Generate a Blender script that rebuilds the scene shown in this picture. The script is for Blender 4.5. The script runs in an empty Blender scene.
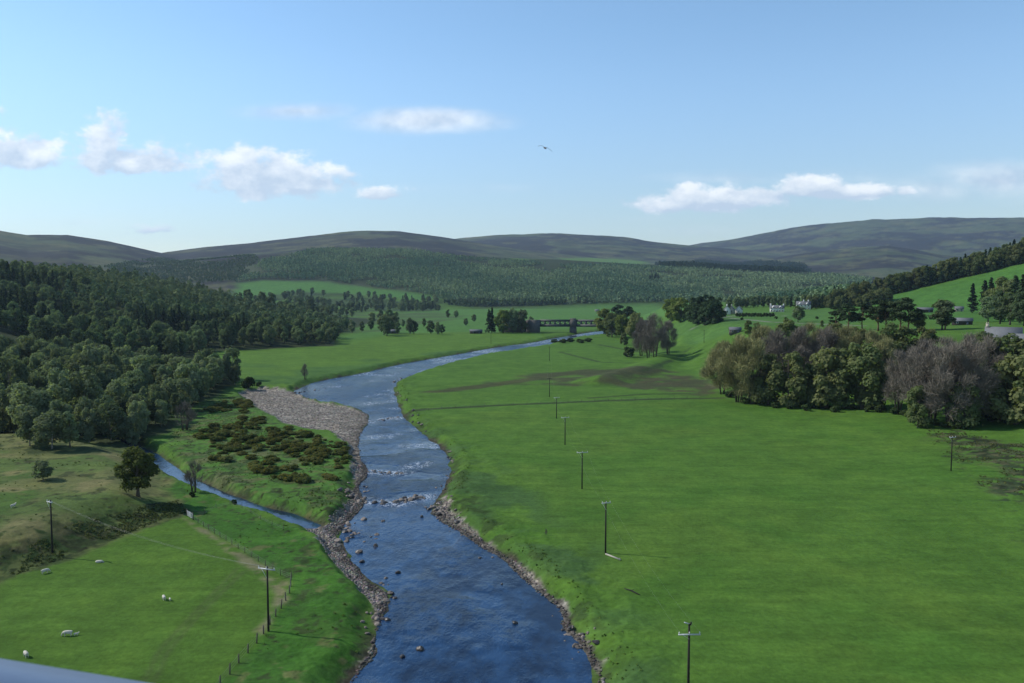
import bpy, bmesh, math, random
import numpy as np
from mathutils import Vector, Matrix

RNG = np.random.default_rng(7)
random.seed(7)
SC = bpy.context.scene
COL = SC.collection

# ------------------------------------------------------------------ camera
W, H = 1024, 683
F = 804.0                       # focal length in pixels
HC = 45.0                       # eye height above the valley floor
PITCH = math.atan((341.5 - 288.0) / F)
WATER = -1.8

def pixdir(px, py):
    u = np.asarray(px, float) - 512.0
    v = 341.5 - np.asarray(py, float)
    x = u
    y = F * math.cos(PITCH) + v * math.sin(PITCH)
    z = -F * math.sin(PITCH) + v * math.cos(PITCH)
    return x, y, z

def flat(px, py, z=0.0):
    x, y, dz = pixdir(px, py)
    t = (z - HC) / dz
    return np.stack([x * t, y * t], -1)

# ------------------------------------------------------------------ maths
def sm(a, b, x):
    t = np.clip((x - a) / (b - a), 0.0, 1.0)
    return t * t * (3 - 2 * t)

_tabs = {}
def vnoise(x, y, seed=0):
    if seed not in _tabs:
        _tabs[seed] = np.random.default_rng(1000 + seed).random((256, 256))
    T = _tabs[seed]
    xi = np.floor(x).astype(int); yi = np.floor(y).astype(int)
    fx = x - xi; fy = y - yi
    fx = fx * fx * (3 - 2 * fx); fy = fy * fy * (3 - 2 * fy)
    a = T[xi & 255, yi & 255]; b = T[(xi + 1) & 255, yi & 255]
    c = T[xi & 255, (yi + 1) & 255]; d = T[(xi + 1) & 255, (yi + 1) & 255]
    return (a * (1 - fx) + b * fx) * (1 - fy) + (c * (1 - fx) + d * fx) * fy

def fbm(x, y, scale, octs=4, seed=0, gain=0.5):
    s = 0; amp = 1; tot = 0
    x = np.asarray(x, float) / scale; y = np.asarray(y, float) / scale
    for o in range(octs):
        s = s + amp * vnoise(x + 17.3 * o, y - 9.1 * o, seed + o)
        tot += amp; amp *= gain; x = x * 2.03; y = y * 2.03
    return s / tot

def seg_dist(x, y, P, closed=False):
    P = np.asarray(P, float)
    n = len(P)
    best = np.full(np.shape(x), 1e18)
    for i in range(n if closed else n - 1):
        a = P[i]; b = P[(i + 1) % n]
        d = b - a; L = d @ d + 1e-12
        t = np.clip(((x - a[0]) * d[0] + (y - a[1]) * d[1]) / L, 0, 1)
        q = (x - a[0] - t * d[0]) ** 2 + (y - a[1] - t * d[1]) ** 2
        best = np.minimum(best, q)
    return np.sqrt(best)

def inside(x, y, P):
    P = np.asarray(P, float)
    r = np.zeros(np.shape(x), bool)
    n = len(P); j = n - 1
    for i in range(n):
        xi, yi = P[i]; xj, yj = P[j]
        if yi != yj:
            c = ((yi > y) != (yj > y)) & (x < (xj - xi) * (y - yi) / (yj - yi) + xi)
            r ^= c
        j = i
    return r

def sdist(x, y, P):
    """signed distance, positive inside"""
    d = seg_dist(x, y, P, True)
    return np.where(inside(x, y, P), d, -d)

# ------------------------------------------------------------------ terrain
def smooth_line(P, k=2):
    P = np.asarray(P, float)
    for _ in range(k):                       # chaikin, open
        q = [P[0]]
        for a, b in zip(P[:-1], P[1:]):
            q += [a * .75 + b * .25, a * .25 + b * .75]
        q.append(P[-1]); P = np.array(q)
    return P

RIV_L = [(300,860),(325,760),(345,700),(352,683),(362,665),(376,652),(371,638),(384,614),(388,590),(368,578),(348,552),(338,538),
  (345,522),(365,506),(357,488),(369,471),(362,462),(357,445),(361,432),(371,420),(367,412),(350,406),(325,403),(297,395),(293,390),
  (323,380),(361,374),(396,365),(431,359),(471,352),(503,346.3),(532,343),(551,338.8),(569,335.8),(582,333.6),(600,331),(640,329)]
RIV_R = [(640,333),(600,335.2),(580,337.3),(568,340),(549,345),(527,349),(505,352),(481,355.5),(446,365),(411,375),(393,384),(396,400),
  (402,417),(425,437),(440,447),(450,462),(448,480),(441,495),(430,511),(443,520),(467,534),(485,549),(507,559),(522,575),
  (540,593),(562,613),(561,628),(575,640),(592,660),(597,683),(600,720),(602,780),(600,860)]
def wflat(L, z): 
    L = np.array(L, float); return flat(L[:, 0], L[:, 1], z)
RIVER = np.concatenate([smooth_line(wflat(RIV_L, WATER), 1), smooth_line(wflat(RIV_R, WATER), 1)])
STREAM_PX = [(60,425),(110,438),(135,447),(150,455),(162,463),(175,474),(192,483),(212,492),(232,499),(256,509),(282,515),(300,522),(312,527)]
STREAM = smooth_line(wflat(STREAM_PX, WATER), 2)
STREAM_HALF = 1.75
GRAVEL_BAR = wflat([(238,394),(262,389),(293,391),(300,396),(325,404),(350,407),(368,413),(371,420),(362,432),(360,445),(366,462),(372,472),(360,490),
  (352,480),(352,462),(346,445),(330,433),(310,431),(288,427),(268,416),(250,404)], -1.2)
BEACH = wflat([(298,524),(312,526),(326,532),(338,540),(348,553),(368,579),(388,590),(384,614),(371,638),(376,652),(362,665),(352,683),(344,700),
  (349,683),(359,662),(374,642),(376,622),(374,604),(357,588),(338,568),(322,549),(308,533)], -1.2)
ISHORE = wflat([(366,460),(372,472),(370,490),(362,505),(347,524),(334,536),(322,532),(330,519),(345,508),(352,492),(357,478),(353,464)], -1.2)
RBEACH = wflat([(428,512),(442,520),(467,534),(485,549),(507,559),(520,575),(540,593),(560,613),(560,628),(575,640),(592,660),(600,683),
  (606,683),(600,660),(588,640),(572,624),(566,606),(548,590),(530,572),(512,556),(490,543),(470,527),(452,512),(446,496)], -1.2)

LEFTHILL = np.concatenate([wflat([(-500,500),(-150,468),(0,450),(60,452),(110,451),(150,444),(172,428),(192,411),(238,386),(215,352),(270,349),(335,346),(338,334)], 0),
    [(-190, 1150), (-600, 1700), (-2500, 2500), (-2500, 250)]])
TERRACE = np.concatenate([wflat([(1500,520),(1200,470),(1024,441),(960,424),(890,409),(800,403),(730,397),(705,384),(690,370),(668,353),(652,341),(640,332)], 0),
    [(220, 1350), (700, 1700), (2600, 2000), (2600, 200)]])
PASTURE = wflat([(-400,650),(-150,600),(0,576),(40,566),(70,556),(110,540),(140,526),(180,514),(172,495),(160,470),(125,452),(60,440),(-400,450)], 0)
RBANKZ = wflat([(-150,600),(-60,565),(0,546),(40,538),(75,522),(110,512),(150,503),(178,500),(190,514),(142,530),(110,544),(60,563),(0,583),(-150,640)], 0)
SWALE = wflat([(600,382),(640,372),(662,362),(676,352),(690,346)], 0)

# ridges: columns, crest rows, start distance, crest distance
RIDGES = [
 dict(c=[-600,-200,0,30,70,110,160,240,320], y=[216,222,231,236,236,242,253,268,288], d0=1500, dc=4000, p=1.15, s=60),
 dict(c=[0,120,170,210,250,310,350,400,450,520,600,720,860], y=[274,262,253,248,244,237,233.5,233.5,239,249,259,272,288], d0=1750, dc=4600, p=1.1, s=64),
 dict(c=[160,250,330,420,480,560,640,700,760,840,900,980], y=[266,258,253,254,258,261,266,268,271,275,281,289], d0=1800, dc=2950, p=1.15, s=68),
 dict(c=[300,420,460,500,560,610,650,690,760,860], y=[262,243,239,235.5,234,237.5,242,246,252,266], d0=3000, dc=6600, p=1.1, s=72),
 dict(c=[640,700,750,800,850,885,910,940,1000,1100], y=[280,270,262,255,249,247,250,256,262,266], d0=2800, dc=5200, p=1.1, s=76),
 dict(c=[600,660,700,740,790,840,870,940,1024,1200,1800], y=[262,251,244,238,229.5,223,220,219.5,217.5,214,214], d0=4500, dc=8800, p=1.05, s=80),
 dict(c=[785,820,860,900,950,1000,1024,1060,1120,1400], y=[312,305,299,291,279,267,261,252,238,200], d0=620, dc=960, p=1.0, s=84, n=.01),
]
def polar(x, y):
    return np.hypot(x, y), 512 + F * x / np.maximum(y, 1.0)

def base_z(x, y):
    x = np.asarray(x, float); y = np.asarray(y, float)
    d, c = polar(x, y)
    z = 0.6 * (fbm(x, y, 60, 3, 5) - .5) * sm(60, 200, d)
    z = z + 6.5 * sm(70, 250, x) * (1 - sm(330, 480, y)) * sm(60, 160, y)
    z = z + 2.2 * sm(10, 45, x) * sm(150, 260, y) * 0
    far = d < 3200
    if np.any(far):
        xs, ys = x[far], y[far]
        add = np.zeros_like(xs)
        s = sdist(xs, ys, LEFTHILL)
        n = (fbm(xs, ys, 55, 3, 11) - .5)
        add += np.where(s > 0, 44 * sm(0, 330, s) + .035 * np.maximum(s, 0) + n * 7 * sm(0, 60, s), 0)
        s = sdist(xs, ys, TERRACE)
        bank = 20 * sm(-2, 52, s + n * 9) + .032 * np.maximum(s - 40, 0) * (1 - .6 * sm(300, 900, s))
        add += np.where(s > -8, bank * sm(-8, 4, s), 0)
        s = sdist(xs, ys, PASTURE)
        add += 4.0 * sm(-1, 13, s + n * 5)
        sw = seg_dist(xs, ys, SWALE)
        add += 3.0 * (1 - sm(0, 16, sw))
        z = z.copy() if isinstance(z, np.ndarray) else np.array(z)
        z[far] = z[far] + add
    for r in RIDGES:
        yy = np.interp(c, r['c'], r['y'])
        zc = HC + r['dc'] * np.cos(np.arctan((c - 512) / F)) * (288 - yy) / F
        t = (d - r['d0']) / (r['dc'] - r['d0'])
        prof = np.clip(t, 0, 1) ** r['p']
        prof = np.where(t > 1, 1 - .00008 * (d - r['dc']), prof)
        k = r.get('n', .045)
        nz = 1 + k * 2 * (fbm(x, y, 700, 5, r['s'], .55) - .5)
        side = sm(r['c'][0] - 160, r['c'][0], c) * (1 - sm(r['c'][-1], r['c'][-1] + 160, c))
        zr = zc * prof * nz * side
        z = np.where(t > 0, np.maximum(z, np.maximum(zr, 0) + np.minimum(z, 6)), z)
    return z

def ray(px, py, zoff=0.0):
    """where the sight line through a photo pixel meets the ground: world xy"""
    px = np.atleast_1d(np.asarray(px, float)); py = np.atleast_1d(np.asarray(py, float))
    x, y, dz = pixdir(px, py)
    h = np.hypot(x, y)
    D = np.geomspace(60, 11000, 1300)
    X = (x / h)[:, None] * D; Y = (y / h)[:, None] * D
    Z = HC + (dz / h)[:, None] * D
    G = base_z(X, Y) + zoff
    below = Z < G
    i = np.where(below.any(1), below.argmax(1), len(D) - 1)
    i = np.maximum(i, 1)
    k = np.arange(len(px))
    a = Z[k, i - 1] - G[k, i - 1]; b = Z[k, i] - G[k, i]
    t = np.clip(a / (a - b + 1e-9), 0, 1)
    d = D[i - 1] * (1 - t) + D[i] * t
    return np.stack([x / h * d, y / h * d], -1)

def wpoly(L):
    L = np.array(L, float); return ray(L[:, 0], L[:, 1])

def river_terms(x, y):
    """signed distance outside the water of river and of stream"""
    return -sdist(x, y, RIVER), seg_dist(x, y, STREAM) - STREAM_HALF * (0.75 + .5 * fbm(x, y, 9, 2, 31))

def ground_z(x, y):
    x = np.atleast_1d(np.asarray(x, float)); y = np.atleast_1d(np.asarray(y, float))
    z = base_z(x, y)
    m = (np.hypot(x, y) < 1150) & (x < 220)
    if m.any():
        xs, ys = x[m], y[m]
        d = np.hypot(xs, ys)
        sr, ss = river_terms(xs, ys)
        sr = sr + (fbm(xs, ys, 7, 3, 41) - .5) * 2.4 * sm(60, 100, d)
        sg = np.maximum(sdist(xs, ys, GRAVEL_BAR), sdist(xs, ys, BEACH))
        sg = np.maximum(np.maximum(sg, sdist(xs, ys, RBEACH)), sdist(xs, ys, ISHORE))
        sg = sg + (fbm(xs, ys, 6, 3, 45) - .5) * 4.5
        bw = 2.5 + 4.5 * fbm(xs, ys, 30, 2, 43)
        zb = z[m] + (fbm(xs, ys, 4.5, 4, 47, .6) - .5) * 1.1 * (1 - sm(7, 16, np.minimum(sr, ss + 3)))
        zb = zb + (fbm(xs, ys, 5, 4, 48, .6) - .5) * 1.0 * sm(0, 8, sdist(xs, ys, RBANKZ))
        f = sm(0, 1, sr / bw)
        zr = np.where(sr > 0, WATER + (zb - WATER) * f, WATER + np.maximum(sr * .25, -1.0))
        g = sm(-1.5, 1.5, sg)
        zg = WATER + np.clip(.06 + .05 * sr, -1, .75) + .22 * (fbm(xs, ys, 2.2, 3, 46) - .5)
        zr = np.where(sr > -.5, zr * (1 - g) + np.minimum(zg, zr + .3) * g, zr)
        fs = sm(0, 1, ss / 2.6)
        zs = np.where(ss > 0, WATER + .05 + (zr - WATER) * fs, WATER + np.maximum(ss * .25, -.6))
        z[m] = np.minimum(zr, zs)
    return z

def gz(x, y):
    return float(ground_z([x], [y])[0])

# ------------------------------------------------------------------ mesh helpers
class G:
    """collects points and faces; build() makes ONE mesh"""
    def __init__(s): s.v = []; s.q = []; s.t = []; s.qm = []; s.tm = []; s.n = 0
    def add(s, V, Q=None, T=None, mat=0):
        V = np.asarray(V, float).reshape(-1, 3)
        if Q is not None and len(Q):
            Q = np.asarray(Q, int).reshape(-1, 4) + s.n; s.q.append(Q); s.qm.append(np.full(len(Q), mat))
        if T is not None and len(T):
            T = np.asarray(T, int).reshape(-1, 3) + s.n; s.t.append(T); s.tm.append(np.full(len(T), mat))
        s.v.append(V); s.n += len(V)
        return s
    def merge(s, o, mat=0):
        off = s.n
        s.v += o.v; s.n += o.n
        for q in o.q: s.q.append(q + off); s.qm.append(np.full(len(q), mat))
        for t in o.t: s.t.append(t + off); s.tm.append(np.full(len(t), mat))
        return s
    def box(s, c, size, rz=0.0, mat=0, taper=1.0):
        x, y, z = [k / 2 for k in size]
        P = np.array([(-x,-y,-z),(x,-y,-z),(x,y,-z),(-x,y,-z),(-x*taper,-y*taper,z),(x*taper,-y*taper,z),(x*taper,y*taper,z),(-x*taper,y*taper,z)])
        co, si = math.cos(rz), math.sin(rz)
        P[:, :2] = P[:, :2] @ np.array([[co, si], [-si, co]])
        return s.add(P + np.array(c), [(0,3,2,1),(4,5,6,7),(0,1,5,4),(1,2,6,5),(2,3,7,6),(3,0,4,7)], mat=mat)
    def tube(s, pts, rad, n=6, mat=0, cap=True):
        pts = np.asarray(pts, float); rad = np.broadcast_to(np.asarray(rad, float), (len(pts),))
        V = []; 
        for i, p in enumerate(pts):
            t = pts[min(i + 1, len(pts) - 1)] - pts[max(i - 1, 0)]
            t = t / (np.linalg.norm(t) + 1e-9)
            a = np.cross(t, (0, 0, 1.0) if abs(t[2]) < .9 else (1.0, 0, 0)); a /= np.linalg.norm(a); b = np.cross(t, a)
            ang = np.arange(n) * 2 * math.pi / n
            V.append(p + rad[i] * (np.cos(ang)[:, None] * a + np.sin(ang)[:, None] * b))
        V = np.concatenate(V); Q = []
        for i in range(len(pts) - 1):
            for k in range(n):
                Q.append((i*n+k, i*n+(k+1)%n, (i+1)*n+(k+1)%n, (i+1)*n+k))
        T = []
        if cap:
            V = np.concatenate([V, pts[:1], pts[-1:]]); m = len(pts) * n
            for k in range(n):
                T.append((m, (k+1)%n, k)); T.append((m+1, (len(pts)-1)*n+k, (len(pts)-1)*n+(k+1)%n))
        return s.add(V, Q, T, mat)
    def mesh(s, name, mats, smooth=False):
        V = np.concatenate(s.v); Q = np.concatenate(s.q) if s.q else np.zeros((0, 4), int); T = np.concatenate(s.t) if s.t else np.zeros((0, 3), int)
        me = mesh_arrays(name, V, Q, T, smooth)
        for m in mats: me.materials.append(m)
        if len(mats) > 1:
            idx = np.concatenate((s.qm or []) + (s.tm or [])).astype(np.int32)
            me.polygons.foreach_set('material_index', idx)
        return me
    def build(s, name, mats, parent=None, smooth=False, loc=None):
        if not isinstance(mats, (list, tuple)): mats = [mats]
        return link(name, s.mesh(name, mats, smooth), parent, loc)

def mesh_arrays(name, V, Q, T=None, smooth=False):
    T = np.zeros((0, 3), int) if T is None else T
    me = bpy.data.meshes.new(name)
    me.vertices.add(len(V)); me.vertices.foreach_set('co', np.asarray(V, np.float32).ravel())
    nl = 4 * len(Q) + 3 * len(T)
    me.loops.add(nl)
    me.loops.foreach_set('vertex_index', np.concatenate([np.asarray(Q).ravel(), np.asarray(T).ravel()]).astype(np.int32))
    me.polygons.add(len(Q) + len(T))
    st = np.concatenate([np.arange(len(Q)) * 4, 4 * len(Q) + np.arange(len(T)) * 3]).astype(np.int32)
    me.polygons.foreach_set('loop_start', st)
    if smooth: me.polygons.foreach_set('use_smooth', np.ones(len(Q) + len(T), bool))
    me.update(calc_edges=True)
    return me

def link(name, data, parent=None, loc=None):
    o = bpy.data.objects.new(name, data); COL.objects.link(o)
    if parent is not None: o.parent = parent
    if loc is not None: o.location = loc
    return o

def tag(o, label=None, cat=None, group=None, kind=None):
    if label: o['label'] = label
    if cat: o['category'] = cat
    if group: o['group'] = group
    if kind: o['kind'] = kind
    return o

def empty(name, loc, rz=0.0):
    o = bpy.data.objects.new(name, None); COL.objects.link(o)
    o.location = loc; o.rotation_euler = (0, 0, rz); o.empty_display_size = .3
    return o

def copy_tree(o, parent=None):
    c = o.copy(); COL.objects.link(c)
    if parent is not None: c.parent = parent
    for ch in list(o.children): copy_tree(ch, c)
    return c

def set_attr(me, name, data, kind='FLOAT_COLOR'):
    a = me.attributes.new(name, kind, 'POINT')
    if kind == 'FLOAT_COLOR':
        d = np.ones((len(me.vertices), 4), np.float32); d[:, :data.shape[1]] = data
        a.data.foreach_set('color', d.ravel())
    else:
        a.data.foreach_set('value', np.asarray(data, np.float32))

# ------------------------------------------------------------------ materials
class N:
    def __init__(s, name, world=None):
        if world is None:
            s.m = bpy.data.materials.new(name); s.m.use_nodes = True; s.t = s.m.node_tree
        else:
            s.m = world; s.t = world.node_tree
        s.t.nodes.clear()
    def n(s, kind, **kw):
        x = s.t.nodes.new(kind)
        for k, v in kw.items():
            if k.startswith('i_'):
                x.inputs[k[2:].replace('_', ' ')].default_value = v
            else: setattr(x, k, v)
        return x
    def l(s, a, b): s.t.links.new(a, b); return b
    def math(s, op, a, b=None, c=None, clamp=False):
        x = s.t.nodes.new('ShaderNodeMath'); x.operation = op; x.use_clamp = clamp
        for i, v in enumerate((a, b, c)):
            if v is None: continue
            if isinstance(v, (int, float)): x.inputs[i].default_value = v
            else: s.l(v, x.inputs[i])
        return x.outputs[0]
    def rng(s, v, a, b, c=0.0, d=1.0, smooth=False):
        x = s.t.nodes.new('ShaderNodeMapRange')
        if smooth: x.interpolation_type = 'SMOOTHSTEP'
        s.l(v, x.inputs[0])
        for i, k in enumerate((a, b, c, d)): x.inputs[i + 1].default_value = k
        return x.outputs[0]
    def mix(s, f, a, b, blend='MIX'):
        x = s.t.nodes.new('ShaderNodeMix'); x.data_type = 'RGBA'; x.blend_type = blend
        for i, v in ((0, f), (6, a), (7, b)):
            if isinstance(v, (int, float)): x.inputs[i].default_value = v
            elif isinstance(v, tuple): x.inputs[i].default_value = v + (1,) if len(v) == 3 else v
            else: s.l(v, x.inputs[i])
        return x.outputs[2]
    def noise(s, vec, scale, detail=4, rough=.5, dim='3D'):
        x = s.t.nodes.new('ShaderNodeTexNoise'); x.noise_dimensions = dim
        s.l(vec, x.inputs['Vector']); x.inputs['Scale'].default_value = scale
        x.inputs['Detail'].default_value = detail; x.inputs['Roughness'].default_value = rough
        return x
    def out(s, shader, sock='Surface', kind='ShaderNodeOutputMaterial'):
        o = s.t.nodes.new(kind); s.l(shader, o.inputs[sock]); return s.m

def simple(name, col, rough=.7, var=.12, scale=3.0, metal=0.0, spec=.3, objvar=0.0):
    m = N(name)
    tc = m.n('ShaderNodeTexCoord')
    nz = m.noise(tc.outputs['Object'], scale, 5, .6)
    f = m.rng(nz.outputs[0], .3, .7, 1 - var, 1 + var)
    if objvar:
        oi = m.n('ShaderNodeObjectInfo')
        f = m.math('MULTIPLY', f, m.rng(oi.outputs['Random'], 0, 1, 1 - objvar, 1 + objvar))
    v = m.n('ShaderNodeVectorMath', operation='SCALE'); v.inputs[0].default_value = col; m.l(f, v.inputs['Scale'])
    b = m.n('ShaderNodeBsdfPrincipled'); m.l(v.outputs[0], b.inputs['Base Color'])
    b.inputs['Roughness'].default_value = rough; b.inputs['Metallic'].default_value = metal; b.inputs['Specular IOR Level'].default_value = spec
    return m.out(b.outputs[0])

def leaf_mat(name, col, col2, objvar=.3, trans=.3, scale=.35, use_attr=False):
    """foliage: two leaf tones mixed by noise and by tree, part of the light passing through"""
    m = N(name)
    tc = m.n('ShaderNodeTexCoord'); oi = m.n('ShaderNodeObjectInfo')
    if use_attr:
        at = m.n('ShaderNodeAttribute', attribute_name='Col'); c = at.outputs['Color']
    else:
        nz = m.noise(tc.outputs['Object'], scale, 3, .6)
        f = m.math('ADD', m.rng(nz.outputs[0], .35, .65, -.35, .35), oi.outputs['Random'], clamp=True)
        c = m.mix(f, tuple(col), tuple(col2))
        r2 = m.math('FRACT', m.math('MULTIPLY', oi.outputs['Random'], 7.31))
        v = m.n('ShaderNodeVectorMath', operation='SCALE'); m.l(c, v.inputs[0]); m.l(m.rng(r2, 0, 1, 1 - objvar, 1 + objvar), v.inputs['Scale'])
        c = v.outputs[0]
    d = m.n('ShaderNodeBsdfDiffuse'); m.l(c, d.inputs['Color'])
    t = m.n('ShaderNodeBsdfTranslucent')
    tcol = m.mix(1.0, c, (1.15, 1.25, .55), 'MULTIPLY'); m.l(tcol, t.inputs['Color'])
    x = m.n('ShaderNodeMixShader'); x.inputs[0].default_value = trans
    m.l(d.outputs[0], x.inputs[1]); m.l(t.outputs[0], x.inputs[2])
    return m.out(x.outputs[0])
HAZE = 3.7e-5
# ------------------------------------------------------------------ ground sheet
print('ground'); 
cols = np.arange(-420, 1444.1, 1.5)
vs = np.concatenate([np.linspace(1000, 405, 70), np.arange(404.5, 42, -.62)])
ds = np.concatenate([F * HC / vs, np.geomspace(F * HC / 42 * 1.008, 11500, 235)])
CC, DD = np.meshgrid(cols, ds)
AZ = np.arctan((CC - 512) / F)
GX = DD * np.sin(AZ); GY = DD * np.cos(AZ)
nr, nc = GX.shape
gx = GX.ravel(); gy = GY.ravel()
gzz = ground_z(gx, gy)
gd = np.hypot(gx, gy)

# field colours (true reflectance), painted as regions of the land with ragged edges
GRASS = np.array((.068, .140, .020))
colr = np.tile(GRASS, (len(gx), 1))
n1 = fbm(gx, gy, 40, 4, 101); n2 = fbm(gx, gy, 9, 4, 103); n3 = fbm(gx, gy, 2.5, 3, 107)
def paint(P, c, feather=2.0, amp=0.0, nscale=None, cut=None, line=None, sel=None):
    """mix colour c in over polygon P (or along a polyline of half-width line)"""
    P = np.asarray(P)
    pad = 60 if line is None else line + 30
    m = (gx > P[:, 0].min() - pad) & (gx < P[:, 0].max() + pad) & (gy > P[:, 1].min() - pad) & (gy < P[:, 1].max() + pad)
    if sel is not None: m &= sel
    if not m.any(): return
    s = sdist(gx[m], gy[m], P) if line is None else line - seg_dist(gx[m], gy[m], P)
    if amp: s = s + (fbm(gx[m], gy[m], nscale or 8, 4, 111) - .5) * 2 * amp
    f = sm(-feather, feather, s)
    if cut is not None:
        lo, hi, sc, seed = cut
        f = f * sm(lo, hi, fbm(gx[m], gy[m], sc, 4, seed))
    colr[m] = colr[m] * (1 - f[:, None]) + np.array(c) * f[:, None]

# moor and hills
moor = sm(1500, 1750, gd)
dd, cc = polar(gx, gy)
hn = fbm(gx, gy, 420, 5, 121, .6); hn2 = fbm(gx, gy, 150, 5, 127, .6)
heather = np.array((.027, .025, .023)); olive = np.array((.040, .050, .024)); pale = np.array((.082, .086, .040))
mc = heather + (olive * 1.5 - heather) * sm(.47, .54, hn)[:, None]
mc = mc + (pale - mc) * (sm(.55, .63, hn2) * .8)[:, None]
mc = mc * (.45 + 1.1 * fbm(gx, gy, 90, 4, 131, .65))[:, None]
burn = sm(.60, .66, fbm(gx * .6, gy, 110, 2, 137))[:, None] * .55
mc = mc * (1 - burn) + np.array((.020, .019, .018)) * burn
hillmask = (moor * sm(14, 40, gzz))
colr = colr * (1 - hillmask[:, None]) + mc * hillmask[:, None]
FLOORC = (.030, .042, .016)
FAR = gd > 900
# mid and far fields
FIELD1 = wpoly([(215,300),(232,283),(262,280),(330,282),(372,288),(420,293),(470,298),(430,299),(380,297),(340,293.5),(300,292.5),(256,297)])
PLAIN = wpoly([(405,312),(470,309),(560,304.5),(660,302.5),(720,304),(690,312),(640,320),(560,330),(470,334),(405,333),(350,338),(335,330),(370,322)])
STRIP = wpoly([(505,263),(512,259.5),(560,258),(610,258.8),(645,261.5),(640,265),(570,264.5)])
RHILL = wpoly([(835,313),(842,304),(880,296),(930,287),(975,276),(1030,262),(1150,240),(1200,300),(1100,320),(960,322),(880,318)])
VILL = wpoly([(660,330),(690,318),(760,312),(830,306),(868,318),(850,326),(780,326),(720,336),(690,345)])
paint(FIELD1, (.062, .150, .030), 18, 30, 90, sel=FAR)
paint(PLAIN, (.070, .155, .030), 12, 25, 90)
paint(wpoly([(330,322),(345,315),(400,313.5),(440,312),(470,316),(440,322),(400,331),(345,334)]), (.060, .098, .030), 8, 20, 40, cut=(.35, .55, 60, 421))
paint(STRIP, (.085, .16, .032), 40, 40, 200, sel=FAR)
paint(RHILL, (.060, .145, .026), 6, 6, 30)
paint(VILL, (.066, .140, .028), 4, 6, 30)
# woodland floor
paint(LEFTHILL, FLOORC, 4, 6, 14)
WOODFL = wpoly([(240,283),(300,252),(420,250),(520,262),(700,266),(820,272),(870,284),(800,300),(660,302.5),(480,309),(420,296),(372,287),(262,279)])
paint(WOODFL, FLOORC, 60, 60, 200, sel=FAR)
# left river field, yellower
LFIELD = wpoly([(216,352),(240,388),(262,388),(293,389),(361,372),(431,357),(503,345),(545,337),(480,332),(400,333),(335,346)])
paint(LFIELD, (.078, .150, .020), 2, 2)
paint(wpoly([(216,356),(260,386),(320,379),(400,362),(470,350),(430,352),(360,360),(290,366)]), (.058, .122, .024), 4, 8, 20, cut=(.45, .6, 25, 140))
# right of the river: banks, field strips, boggy ground
paint(wpoly([(415,393),(450,388),(511,380),(560,372),(600,368),(560,377),(500,386),(450,392)]), (.058, .068, .024), 2.5, 3, 8)
paint(wpoly([(480,384),(540,374),(600,369),(640,364),(682,372),(722,386),(705,396),(640,392),(600,384),(540,386)]), (.056, .064, .026), 5, 9, 16, cut=(.36, .60, 12, 143))
paint(wpoly([(640,378),(690,376),(722,386),(705,396),(650,390)]), (.066, .064, .030), 4, 6, 10, cut=(.42, .66, 7, 146))
for L, w in (([(402,416),(408,410.5),(430,409),(470,407),(530,404),(600,401),(660,399),(720,398)], 2.0), ([(590,398),(650,394),(700,393)], 1.2),
             ([(560,352),(600,362),(640,362)], 1.6), ([(600,345),(640,352)], 2.)):
    paint(wpoly(L), (.036, .056, .018), 1.2, .9, 3, line=w)
paint(wpoly([(640,372),(662,362),(690,348),(684,352),(660,368)]), (.038, .066, .020), 1.5, 2, 5)
paint(wpoly([(690,398),(730,399),(800,406),(890,413),(930,424),(930,418),(860,402),(760,396)]), (.06, .085, .030), 3, 5, 8, cut=(.42, .6, 7, 150))
# rough bank on the far side of the big field
ROUGHR = wpoly([(925,428),(960,432),(1040,446),(1060,520),(1024,500),(985,490),(955,462),(930,445)])
paint(ROUGHR, (.055, .072, .028), 2, 6, 10, cut=(.44, .58, 3, 152))
paint(ROUGHR, (.026, .034, .015), 2, 6, 9, cut=(.46, .56, 2.4, 155))
paint(ROUGHR, (.078, .080, .036), 2, 5, 9, cut=(.60, .68, 3, 156))
paint(wpoly([(890,440),(960,470),(1060,560),(1060,470)]), (.036, .058, .020), 4, 8, 12, cut=(.56, .66, 2.6, 158))
# big field mottling
BIG = wpoly([(405,420),(560,404),(720,400),(890,416),(1000,470),(1100,560),(1100,800),(610,800),(560,600),(450,505),(452,465)])
paint(BIG, (.073, .140, .020), 3, 0, cut=(.40, .70, 28, 160))
paint(BIG, (.060, .132, .018), 3, 0, cut=(.50, .75, 16, 163))
paint(wpoly([(405,420),(440,470),(448,500),(530,560),(600,640),(612,700),(650,700),(632,600),(560,520),(480,460),(430,420)]), (.052, .105, .026), 5, 6, 12, cut=(.38, .58, 9, 166))
# left: lower field, riverside strip, upper pasture, rough bank
LOW = wpoly([(-200,640),(0,578),(60,562),(140,530),(186,516),(240,545),(291,580),(291,598),(260,640),(222,683),(170,780),(-200,800)])
paint(LOW, (.068, .134, .018), .8, .3, 3)
paint(LOW, (.062, .124, .016), 3, 0, cut=(.45, .65, 14, 171))
STRIPL = wpoly([(158,472),(200,492),(260,517),(300,530),(330,560),(358,592),(366,630),(345,683),(300,800),(165,790),(222,683),(260,640),(291,598),(291,580),(240,545),(186,516),(170,495)])
paint(STRIPL, (.046, .122, .016), 1.0, .6, 4)
paint(STRIPL, (.042, .100, .016), 2, 2, 6, cut=(.54, .70, 5, 173))
paint(wpoly([(183,518),(240,549),(290,584),(288,600),(262,634),(256,630),(276,600),(270,585),(232,555)]), (.165, .160, .075), .8, .8, 3, cut=(.30, .50, 4, 174))
UP = PASTURE
paint(UP, (.122, .134, .044), 2, 3, 8)
paint(UP, (.165, .155, .060), 3, 6, 12, cut=(.46, .66, 8, 175))
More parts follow.
